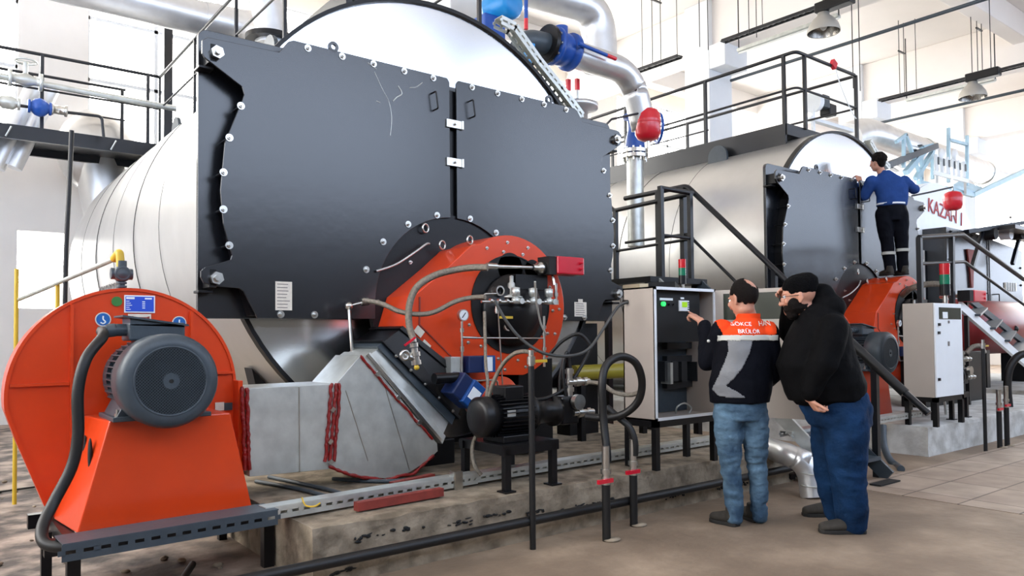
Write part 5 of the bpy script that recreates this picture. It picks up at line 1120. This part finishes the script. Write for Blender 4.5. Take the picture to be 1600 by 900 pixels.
# ================================================================ people
def J(u, v, d): return at(u, v, D=d)
def conecap(b, p0, r0, p1, r1, n=14):
    p0 = Vector(p0); p1 = Vector(p1); b.cyl(p0, p1, r0, r1, n); b.sphere(p0, r0, n, 8); b.sphere(p1, r1, n, 8)
def limb(b, pts, rs):
    for i in range(len(pts)-1): conecap(b, pts[i], rs[i], pts[i+1], rs[i+1])
def oval_loft(b, secs, n=28): # (centre, right vector*halfwidth, forward vector*halfdepth)
    vs = []
    for c, x, y in secs:
        for i in range(n):
            a = 2*PI*i/n; vs.append(Vector(c)+Vector(x)*math.cos(a)+Vector(y)*math.sin(a))
    m = len(secs)
    b.add(vs, [(j*n+i, j*n+(i+1) % n, (j+1)*n+(i+1) % n, (j+1)*n+i) for j in range(m-1) for i in range(n)]+[tuple(range(n))[::-1], tuple(range((m-1)*n, m*n))], True)
def fuse(b, name, m, parent, voxel=.012, smooth=3, fold=0, fscale=9, fdir=(1, 1, 1), cut=None):
    o = b.out(name+'_raw', m, None, org=(0, 0, 0))
    md = o.modifiers.new('r', 'REMESH'); md.mode = 'VOXEL'; md.voxel_size = voxel; md.use_smooth_shade = True
    ms = o.modifiers.new('s', 'SMOOTH'); ms.iterations = smooth; ms.factor = .6
    dg = bpy.context.evaluated_depsgraph_get(); me = bpy.data.meshes.new_from_object(o.evaluated_get(dg)); raw = o.data; bpy.data.objects.remove(o); bpy.data.meshes.remove(raw)
    me.name = name
    if fold:
        for v in me.vertices:
            q = Vector((v.co.x*fdir[0], v.co.y*fdir[1], v.co.z*fdir[2]))*fscale
            k = noise.noise(q)+.5*noise.noise(q*2.3); k2 = 1-abs(noise.noise(q*.9+Vector((7, 3, 1))))*2.2
            v.co += v.normal*fold*(k+.7*k2)
    for f in me.polygons: f.use_smooth = True
    me.materials.clear(); me.materials.append(K[m])
    o = bpy.data.objects.new(name, me); sc.collection.objects.link(o)
    if parent is not None: o.parent = parent; o.location = -Vector(parent['_w'])
    o['_w'] = (0, 0, 0); return o
def hand(b, wrist, dirv, palm_n, thumb_side, s=1.0, curl=(.3, .3, .3, .3), tcurl=.3):
    """palm, four unequal bent fingers and a thumb from the side of the palm"""
    d = Vector(dirv).normalized(); n = Vector(palm_n).normalized(); n = (n-d*n.dot(d)).normalized(); x = d.cross(n)*thumb_side; w = Vector(wrist)
    pc = w+d*.05*s
    for k in range(5):
        f = k/4; conecap(b, w+d*.01*s+x*(f-.5)*.04*s, .017*s, w+d*.088*s+x*(f-.5)*.066*s, .0135*s, 10)
    L = [.068, .078, .073, .056]
    for k in range(4):
        base = w+d*(.092-.004*abs(k-1))*s+x*(.033-.022*k)*s; p = base; ang = 0; segs = [.45, .32, .23]; r = .0098*s
        for q in range(3):
            ang += curl[k]*(1 if q else .8); v = d*math.cos(ang)+n*math.sin(ang); p2 = p+v*L[k]*segs[q]*s; conecap(b, p, r, p2, r*.9, 9); p = p2; r *= .9
    p = w+d*.028*s+x*.03*s; v = (d*.62+x*.75+n*.2).normalized()
    for q in range(3):
        p2 = p+v*(.04, .032, .026)[q]*s; conecap(b, p, .0125*s-.001*q, p2, .0115*s-.001*q, 9); p = p2; v = (v+(d*.5-x*.3+n*.3)*tcurl).normalized()
def head_shape(b, c, face, up=(0, 0, 1), s=1.0, nose=True):
    f = Vector(face).normalized(); u = Vector(up); u = (u-f*u.dot(f)).normalized(); r = f.cross(u)
    R = Matrix((r, f, u)).transposed(); c = Vector(c); P = lambda x, y, z: c+(r*x+f*y+u*z)*s
    b.sphere(P(0, -.012, .03), .1*s, 24, 16, (.76, .94, .92), R)      # skull
    b.sphere(P(0, .012, -.03), .1*s, 20, 12, (.66, .76, .88), R)      # face
    b.sphere(P(0, .045, -.092), .036*s, 14, 8, (1.15, .8, .75), R)    # chin
    b.sphere(P(0, .0, -.07), .06*s, 14, 8, (1.0, .95, .7), R)         # jaw
    conecap(b, P(0, .085, .01), .010*s, P(0, .106, -.03), .0145*s, 8)  # nose
    b.sphere(P(.014, .094, -.033), .009*s, 8, 6); b.sphere(P(-.014, .094, -.033), .009*s, 8, 6)
    b.sphere(P(0, .078, .026), .03*s, 12, 8, (1.7, .4, .3), R)        # brow
    b.sphere(P(0, .083, -.062), .018*s, 12, 8, (1.35, .5, .38), R); b.sphere(P(0, .08, -.074), .016*s, 12, 8, (1.2, .5, .4), R)
    for sx in (-1, 1):
        b.sphere(P(sx*.04, .07, -.02), .026*s, 10, 8, (1, .6, .9), R)
        b.sphere(P(sx*.079, -.008, -.008), .034*s, 14, 10, (.22, .55, .95), R @ Matrix.Rotation(sx*.35, 3, 'Z'))
        b.sphere(P(sx*.079, -.004, -.034), .012*s, 10, 6, (.5, 1, 1), R)
    return P, R
def eyes(P, R, parent, s=1.0):
    for sx in (-1, 1):
        e = B(); e.sphere(P(sx*.031, .078, .008), .011*s, 12, 8); o = e.out('eye', 'white', parent)
        B().cyl(P(sx*.031, .087, .008), P(sx*.031, .0895, .008), .0052*s, n=12).out('iris', 'hair', o)
def shoe(parent, heel, toe, m='shoe', w=.05, h=.075, ankle=None):
    heel = Vector(heel); toe = Vector(toe); d = (toe-heel).normalized(); s = d.cross(Vector((0, 0, 1))).normalized(); L = (toe-heel).length
    b = B(); secs = []
    for f, ww, hh in ((0, .55, .75), (.06, .72, .95), (.2, .8, 1.05), (.4, .86, .9), (.6, 1.0, .72), (.8, 1.0, .55), (.93, .78, .45), (1.0, .4, .3)):
        c = heel+d*L*f; secs.append((c+Vector((0, 0, .02+h*hh*.5)), s*w*ww, Vector((0, 0, h*hh*.5+.012))))
    oval_loft(b, secs, 16); b.cyl(heel+d*L*.2+Vector((0, 0, .04)), heel+d*L*.2+Vector((0, 0, .13)), .05, .046, 14); o = fuse(b, 'shoe', m, parent, .008, 2)
    b = B(); n = 20; pts = []
    prof = [(0, .5), (.05, .72), (.2, .84), (.42, .84), (.62, 1.02), (.8, 1.02), (.93, .82), (1, .45)]
    ol = [heel+d*L*f+s*w*ww*1.04 for f, ww in prof]+[heel+d*L*f-s*w*ww*1.04 for f, ww in prof[::-1]]
    z0_ = heel.z; k = len(ol); vs = [Vector((p_.x, p_.y, z0_)) for p_ in ol]+[Vector((p_.x, p_.y, z0_+.024)) for p_ in ol]
    b.add(vs, [tuple(range(k))[::-1], tuple(range(k, 2*k))]+[(i, (i+1) % k, k+(i+1) % k, k+i) for i in range(k)]); b.out('shoe_sole', 'sole', o, .004)
    b = B()
    for q in range(4): c = heel+d*L*(.4+.09*q)+Vector((0, 0, .02+h*(.9-.1*q)+.006)); b.bar(c-s*.024, c+s*.024, .006)
    b.out('laces', 'sole', o); return o
def person(loc, label): return thing('person', tuple(loc), label, 'person')
RTv = Vector((RT.x, RT.y, 0)).normalized(); FWv = Vector((FW.x, FW.y, 0)).normalized()
# ---------------------------------------------------------------- man in the orange and black work jacket
d = 5.28
t = person((4.43, 3.2, 0), 'balding man in orange, grey and black work jacket pressing the lit display'); p1 = t
head = J(1161, 467, d); face = (-RTv*.5+FWv*.87-Vector((0, 0, .25))).normalized()
b = B(); P, R = head_shape(b, head, face, s=1.1)
limb(b, [J(1172, 505, d), J(1165, 482, d)], [.062, .058])
shL, shR = J(1128, 519, d+.04), J(1200, 521, d-.03)
elL = J(1105, 566, d+.12); wrL = J(1095, 501, d+.42); elR = J(1208, 585, d+.04); wrR = J(1190, 600, d+.22)
oval_loft(b, [(J(1165, 630, d), RTv*.14, FWv*.1), (J(1163, 570, d), RTv*.15, FWv*.1), (J(1166, 522, d), RTv*.16, FWv*.09), (J(1170, 505, d), RTv*.07, FWv*.06)])
limb(b, [shL, elL, wrL], [.05, .04, .027]); limb(b, [shR, elR, wrR], [.05, .04, .028])
hl = J(1151, 700, d); 
limb(b, [J(1142, 640, d), J(1140, 722, d), J(1148, 805, d)], [.08, .055, .04]); limb(b, [J(1178, 640, d), J(1184, 722, d+.03), J(1190, 802, d+.06)], [.08, .055, .04])
tip = J(1071, 486, d+.53); hd = (tip-wrL).normalized()
hand(b, wrL, hd, (0, 0, -1), -1, 1.0, (.02, 1.1, 1.15, 1.2), .5)
hand(b, wrR, (-RTv*.9+FWv*.3), (0, 0, -1), 1, 1.0, (.7, .7, .7, .7))
body = fuse(b, 'body', 'skin', t, .0065, 2)
# cropped hair round a bald crown
def hair_cap(P, s_, keep, m, parent, off=1.04):
    bm = bmesh.new(); bmesh.ops.create_uvsphere(bm, u_segments=96, v_segments=64, radius=1)
    kill = [f_ for f_ in bm.faces if not keep(f_.calc_center_median())]; bmesh.ops.delete(bm, geom=kill, context='FACES')
    for v in bm.verts:
        q = v.co.copy(); k = off+.012*noise.noise(q*14); v.co = P(q.x*.0765*k, q.y*.0945*k-.012, q.z*.0925*k+.03)
    me = bpy.data.meshes.new('hair'); bm.to_mesh(me); bm.free(); me.materials.append(K[m])
    for f_ in me.polygons: f_.use_smooth = True
    o = bpy.data.objects.new('hair', me); sc.collection.objects.link(o); o.parent = parent; o.location = -Vector(parent['_w']); o['_w'] = (0, 0, 0)
    md = o.modifiers.new('thick', 'SOLIDIFY'); md.thickness = .006; md.offset = 0; return o
spot = Vector((.2, -.74, .64)).normalized()
def keep1(q):
    n = q.normalized(); w = .06*noise.noise(n*6)
    if n.dot(spot) > .8+w: return False
    if n.y > .45+w-.35*max(0, n.z): return False
    if n.z < -.62+w and n.y > -.3: return False
    if n.y > .0 and n.z < .0+w: return False
    return n.z > -.8+w
hair_cap(P, 1.1, keep1, 'hair', t)
eyes(P, R, t)
# jacket: torso, sleeves, then yoke and stripes as separate cloth panels
def torso_secs(o=0):
    return [(J(1156, 628, d), RTv*(.205+o), FWv*(.15+o)), (J(1157, 600, d), RTv*(.215+o), FWv*(.155+o)), (J(1160, 570, d), RTv*(.205+o), FWv*(.15+o)), (J(1163, 540, d), RTv*(.2+o), FWv*(.14+o)), (J(1166, 520, d), RTv*(.175+o), FWv*(.125+o)), (J(1169, 507, d), RTv*(.115+o), FWv*(.1+o)), (J(1169, 497, d), RTv*(.07+o), FWv*(.07+o))]
b = B(); oval_loft(b, torso_secs())
limb(b, [shL, elL, J(1101, 509, d+.36)], [.083, .064, .046]); limb(b, [shR, J(1207, 585, d+.02), J(1192, 602, d+.16)], [.08, .062, .048])
jk = fuse(b, 'jacket', 'navycloth', t, .0072, 6, .006, 7)
# yoke and panels: pick faces of the jacket by place, push out a little
def panel(src, name, m, test, off=.004):
    bm = bmesh.new(); bm.from_mesh(src.data)
    kill = [f_ for f_ in bm.faces if not test(f_.calc_center_median(), f_.normal)]
    bmesh.ops.delete(bm, geom=kill, context='FACES')
    for v in bm.verts: v.co += v.normal*off
    me = bpy.data.meshes.new(name); bm.to_mesh(me); bm.free(); me.materials.clear(); me.materials.append(K[m])
    o = bpy.data.objects.new(name, me); sc.collection.objects.link(o); o.parent = src; o['_w'] = (0, 0, 0)
    md = o.modifiers.new('thick', 'SOLIDIFY'); md.thickness = .004; md.offset = 0; return o
def lc(p): q = p-J(1163, 560, d); return q.dot(RTv), p.z, q.dot(FWv)
zy = J(1160, 527, d).z
def yk(p, n):
    x, z, y = lc(p); return y < .13 and n.z > -.6 and z > zy+.02*(x/.2) and x > -.185+.9*(max(0, (zy+.08)-z))*.5 and x < .19 and p.z > zy-.01
panel(jk, 'orange_yoke', 'orangecloth', lambda p, n: yk(p, n) and lc(p)[1] > zy+.012)
panel(jk, 'reflective_tape', 'silvertape', lambda p, n: abs(lc(p)[1]-zy+.006) < .018 and -.19 < lc(p)[0] < .2 and n.dot(FWv) < .35, .006)
GPOLY = [(1137, 529), (1177, 528), (1171, 552), (1160, 575), (1146, 592), (1134, 603), (1150, 611), (1166, 622), (1125, 620), (1113, 608), (1122, 590), (1132, 567), (1139, 548)]
def gp(p, n):
    if n.dot(FWv) > .1: return False
    q_ = p-O; dd_ = q_.dot(FW); u = 800+FPX*q_.dot(RT)/dd_; v = PPY-FPX*q_.dot(UP)/dd_; ins = False; j = len(GPOLY)-1
    for i in range(len(GPOLY)):
        (xi, yi), (xj, yj) = GPOLY[i], GPOLY[j]
        if (yi > v) != (yj > v) and u < (xj-xi)*(v-yi)/(yj-yi)+xi: ins = not ins
        j = i
    return ins
panel(jk, 'grey_panel', 'greycloth', gp, .003)
def wrap_words(txt, size, u, v, m, src=jk, al='CENTER'):
    o = words(txt, size, (0, 0, 0), (1, 0, 0), (0, 1, 0), m, None, 'back_lettering', .0008, al)
    base = J(u, v, d); bm = bmesh.new(); bm.from_mesh(src.data)
    from mathutils.bvhtree import BVHTree
    tr = BVHTree.FromBMesh(bm); bm.free()
    for vv in o.data.vertices:
        p_ = base+RTv*vv.co.x+Vector((0, 0, 1))*vv.co.y-FWv*.6; hit = tr.ray_cast(p_, FWv)
        q_ = hit[0]+hit[1]*.013 if hit[0] is not None else p_+FWv*.5
        vv.co = q_-FWv*vv.co.z
    o.parent = src; o.location = (0, 0, 0); return o
wrap_words('GÖKCE', .034, 1153, 510.5, 'white'); wrap_words('BRÜLÖR', .036, 1162, 521.5, 'white'); wrap_words('HAN', .044, 1187, 510.5, 'label')
b = B(); b.sphere(J(1107, 533, d-.045), .012, 14, 8, (1, 1, 1)); b.out('sleeve_badge', 'galv', jk)
b = B(); c = J(1169, 497, d); b.ringcyl(c-Vector((0, 0, .035)), c+Vector((0, 0, .03)), .082, .068, 28); b.out('collar', 'orangecloth', jk)
b = B()
oval_loft(b, [(J(1157, 655, d), RTv*.17, FWv*.13), (J(1156, 632, d), RTv*.178, FWv*.135), (J(1156, 612, d), RTv*.17, FWv*.125)])
limb(b, [J(1138, 650, d), J(1139, 690, d), J(1141, 725, d), J(1146, 770, d), J(1148, 808, d)], [.106, .09, .07, .063, .058])
limb(b, [J(1177, 650, d), J(1181, 690, d), J(1182, 725, d+.03), J(1186, 770, d+.05), J(1187, 805, d+.06)], [.102, .086, .068, .06, .056])
fuse(b, 'jeans', 'jeans1', t, .009, 3, .009, 9, (1, 1, 2.2))
hz = at(1150, 826, Z=0); tz = at(1108, 812, Z=0); sd = (tz-hz).normalized(); shoe(t, hz+Vector((0.05, .02, 0)), hz+sd*.26)
hz = at(1190, 820, Z=0)+Vector((.03, .05, 0)); shoe(t, hz, hz+(RTv*-.3+FWv).normalized()*.26)
# ---------------------------------------------------------------- big man in black hoodie and knit hat
d = 5.12
t = person((4.93, 2.66, 0), 'heavy bearded man in black hoodie, knit hat and glasses, hand at his face'); p2 = t
head = J(1247, 463, d); face = (-RTv*.94+FWv*.3-Vector((0, 0, .16))).normalized()
b = B(); P, R = head_shape(b, head, face, s=1.12)
limb(b, [J(1272, 505, d), J(1256, 482, d)], [.075, .068])
oval_loft(b, [(J(1300, 620, d), RTv*.2, FWv*.14), (J(1285, 560, d), RTv*.21, FWv*.15), (J(1285, 510, d), RTv*.15, FWv*.14), (J(1276, 492, d), RTv*.08, FWv*.08)])
shN, elN, wrN = J(1300, 515, d-.16), J(1290, 575, d-.2), J(1264, 622, d-.17)
shF, elF, wrF = J(1275, 510, d+.2), J(1236, 520, d+.3), J(1230, 466, d+.17)
limb(b, [shN, elN, wrN], [.055, .045, .03]); limb(b, [shF, elF, wrF], [.055, .045, .03])
limb(b, [J(1318, 635, d-.06), J(1322, 720, d-.06), J(1325, 808, d-.02)], [.09, .065, .045]); limb(b, [J(1300, 635, d+.1), J(1300, 715, d+.12), J(1305, 795, d+.15)], [.09, .065, .045])
hand(b, wrN, (RTv*.1-Vector((0, 0, .8))+RTv*.45), RTv, 1, 1.05, (.9, .9, .9, .9))
hand(b, wrF, (J(1206, 442, d+.06)-wrF), (RTv*.3-FWv*.3+Vector((0, 0, -.6))), 1, 1.0, (.35, .45, .5, .6))
fuse(b, 'body', 'skin', t, .0068, 2)
eyes(P, R, t, 1.0)
b = B(); b.sphere(P(0, .018, -.064), .09, 24, 16, (.82, .98, .62), R); b.sphere(P(0, .05, -.1), .05, 18, 10, (1.1, .8, .8), R)
for sx in (-1, 1): b.sphere(P(sx*.056, .03, -.045), .045, 14, 10, (.5, 1.05, 1.0), R)
fuse(b, 'beard', 'hair', t, .006, 2, .003, 50)
b = B()
for sx in (-1, 1):
    b.torus(P(sx*.033, .106, .004), (P(0, 1, 0)-P(0, 0, 0)), .024, .0022, 24, 6); b.bar(P(sx*.057, .104, .01), P(sx*.084, .0, .004), .004)
b.bar(P(-.009, .108, .008), P(.009, .108, .008), .004); b.out('glasses', 'dark', t)
b = B(); b.sphere(P(0, -.02, .062), .108, 26, 16, (.92, 1.04, .74), R); b.sphere(P(0, -.055, .075), .085, 20, 12, (.95, 1, .8), R); b.sphere(P(0, -.02, .03), .105, 24, 10, (.9, 1.02, .42), R); fuse(b, 'knit_hat', 'knit', t, .007, 3, .003, 30)
b = B()
oval_loft(b, [(J(1291, 625, d), RTv*.245, FWv*.19), (J(1287, 600, d), RTv*.275, FWv*.215), (J(1277, 570, d), RTv*.27, FWv*.22), (J(1276, 540, d), RTv*.225, FWv*.215), (J(1280, 512, d), RTv*.185, FWv*.2), (J(1280, 492, d), RTv*.135, FWv*.15), (J(1277, 478, d), RTv*.08, FWv*.09)])
limb(b, [shN, J(1286, 565, d-.22), J(1266, 612, d-.18)], [.105, .092, .062]); limb(b, [shF, elF, J(1234, 478, d+.24)], [.1, .085, .06])
b.sphere(J(1292, 480, d+.0), .115, 20, 12, (1, 1.1, .8)); b.sphere(J(1283, 462, d+.02), .085, 18, 12, (1, 1.15, 1.0)); b.sphere(J(1265, 490, d+.0), .09, 18, 12, (1, 1.2, .7))
hd_ = fuse(b, 'hoodie', 'blackcloth', t, .012, 3, .009, 6)
b = B(); oval_loft(b, [(J(1292, 632, d), RTv*.2, FWv*.165), (J(1291, 622, d), RTv*.235, FWv*.185)]); b.torus(J(1265, 615, d-.18), (.2, .1, 1), .05, .014, 24, 8); b.out('hoodie_cuff', 'knit', hd_)
b = B()
oval_loft(b, [(J(1312, 665, d), RTv*.205, FWv*.17), (J(1306, 635, d), RTv*.235, FWv*.18), (J(1300, 612, d), RTv*.22, FWv*.17)])
limb(b, [J(1318, 650, d-.05), J(1322, 690, d-.07), J(1324, 725, d-.07), J(1328, 770, d-.05), J(1331, 815, d-.03)], [.16, .14, .12, .108, .1])
limb(b, [J(1300, 650, d+.08), J(1296, 690, d+.1), J(1294, 725, d+.12), J(1300, 770, d+.14), J(1307, 800, d+.15)], [.14, .12, .1, .085, .078])
fuse(b, 'jeans', 'jeans2', t, .012, 3, .009, 7, (1, 1, 1.5))
hz = at(1352, 833, Z=0); tz = at(1280, 832, Z=0); shoe(t, hz, tz, w=.055, h=.085)
hz = at(1318, 806, Z=0); tz = at(1254, 806, Z=0); shoe(t, hz, tz, w=.052, h=.085)
# ---------------------------------------------------------------- worker in blue standing on the second burner
FT = 2.17-.04+.02
base = Vector((10.86, 5.12, FT)); d = (base-O).dot(FW)
t = person(base, 'dark haired worker in blue jacket standing on the second orange burner'); p3 = t
head = J(1371, 254, d); face = (-RTv*.55+FWv*.8).normalized()
b = B(); P, R = head_shape(b, head, face, s=1.02)
limb(b, [J(1380, 276, d), J(1374, 262, d)], [.06, .056])
oval_loft(b, [(J(1393, 325, d), RTv*.16, FWv*.11), (J(1391, 295, d), RTv*.17, FWv*.11), (J(1388, 278, d), RTv*.14, FWv*.09), (J(1381, 270, d), RTv*.06, FWv*.06)])
sL, eL, wL = J(1362, 284, d), J(1350, 306, d+.1), J(1344, 284, d+.32); sR, eR, wR = J(1413, 283, d), J(1428, 296, d+.1), J(1431, 292, d+.35)
limb(b, [sL, eL, wL], [.05, .042, .028]); limb(b, [sR, eR, wR], [.05, .042, .028])
hand(b, wL, (FWv*.5+Vector((0, 0, .8))), FWv, 1, 1.05, (.3, .35, .4, .45)); hand(b, wR, (FWv*.9+Vector((0, 0, .3))), (0, 0, -1), -1, 1.05, (.6, .6, .6, .6))
for a, k_, e in (((1381, 330), (1385, 375), (1388, 425)), ((1406, 330), (1409, 375), (1409, 421))): limb(b, [J(*a, d), J(*k_, d), J(*e, d)], [.085, .058, .042])
fuse(b, 'body', 'skin', t, .009, 2)
b = B(); b.sphere(P(0, -.022, .045), .105, 24, 16, (.84, .98, .86), R); b.sphere(P(0, -.06, -.01), .07, 18, 12, (1.0, .7, 1.0), R)
for k in range(160):
    a = random.uniform(0, 2*PI); z = random.uniform(-.3, 1); rr = math.sqrt(1-z*z); x, y = rr*math.cos(a), rr*math.sin(a)
    if y > .55 and z < .5: continue
    b.sphere(P(x*.086, y*.098-.022, z*.088+.045), .017, 7, 5)
fuse(b, 'hair', 'hair', t, .009, 2, .003, 40)
eyes(P, R, t)
b = B(); oval_loft(b, [(J(1393, 322, d), RTv*.205, FWv*.145), (J(1394, 308, d), RTv*.215, FWv*.15), (J(1392, 292, d), RTv*.23, FWv*.14), (J(1390, 280, d), RTv*.205, FWv*.12), (J(1384, 271, d), RTv*.1, FWv*.09), (J(1381, 267, d), RTv*.068, FWv*.068)])
limb(b, [sL, eL, J(1345, 290, d+.26)], [.085, .075, .055]); limb(b, [sR, eR, J(1430, 294, d+.28)], [.085, .072, .052])
j3 = fuse(b, 'jacket', 'bluecloth', t, .014, 3, .009, 7)
b = B(); oval_loft(b, [(J(1393, 320.5, d), RTv*.209, FWv*.149), (J(1393, 318, d), RTv*.211, FWv*.151)]); b.out('white_shirt_hem', 'white', j3)
b = B(); oval_loft(b, [(J(1394, 345, d), RTv*.17, FWv*.125), (J(1394, 330, d), RTv*.2, FWv*.14), (J(1393, 318, d), RTv*.19, FWv*.13)])
limb(b, [J(1381, 335, d), J(1383, 356, d), J(1386, 378, d), J(1389, 402, d), J(1391, 421, d)], [.115, .105, .088, .078, .072])
limb(b, [J(1406, 335, d), J(1407, 356, d), J(1409, 378, d), J(1410, 402, d), J(1410, 419, d)], [.115, .105, .088, .078, .072])
tr3 = fuse(b, 'trousers', 'navycloth', t, .013, 3, .007, 8)
for u, v, s_ in ((1388.3, 396, 1), (1410, 391, 1)):
    c = J(u, v, d); B().ringcyl(c-Vector((0, 0, .02)), c+Vector((0, 0, .02)), .094, .07, 24).out('reflective_band', 'silvertape', tr3)
for u, v in ((1389, 430), (1412, 427)):
    c = J(u, v, d); c.z = FT; hh = c-FWv*.1; shoe(t, hh, hh+(FWv-RTv*.15).normalized()*.27, w=.05)
for o in sc.objects:
    if '_w' in o: del o['_w']
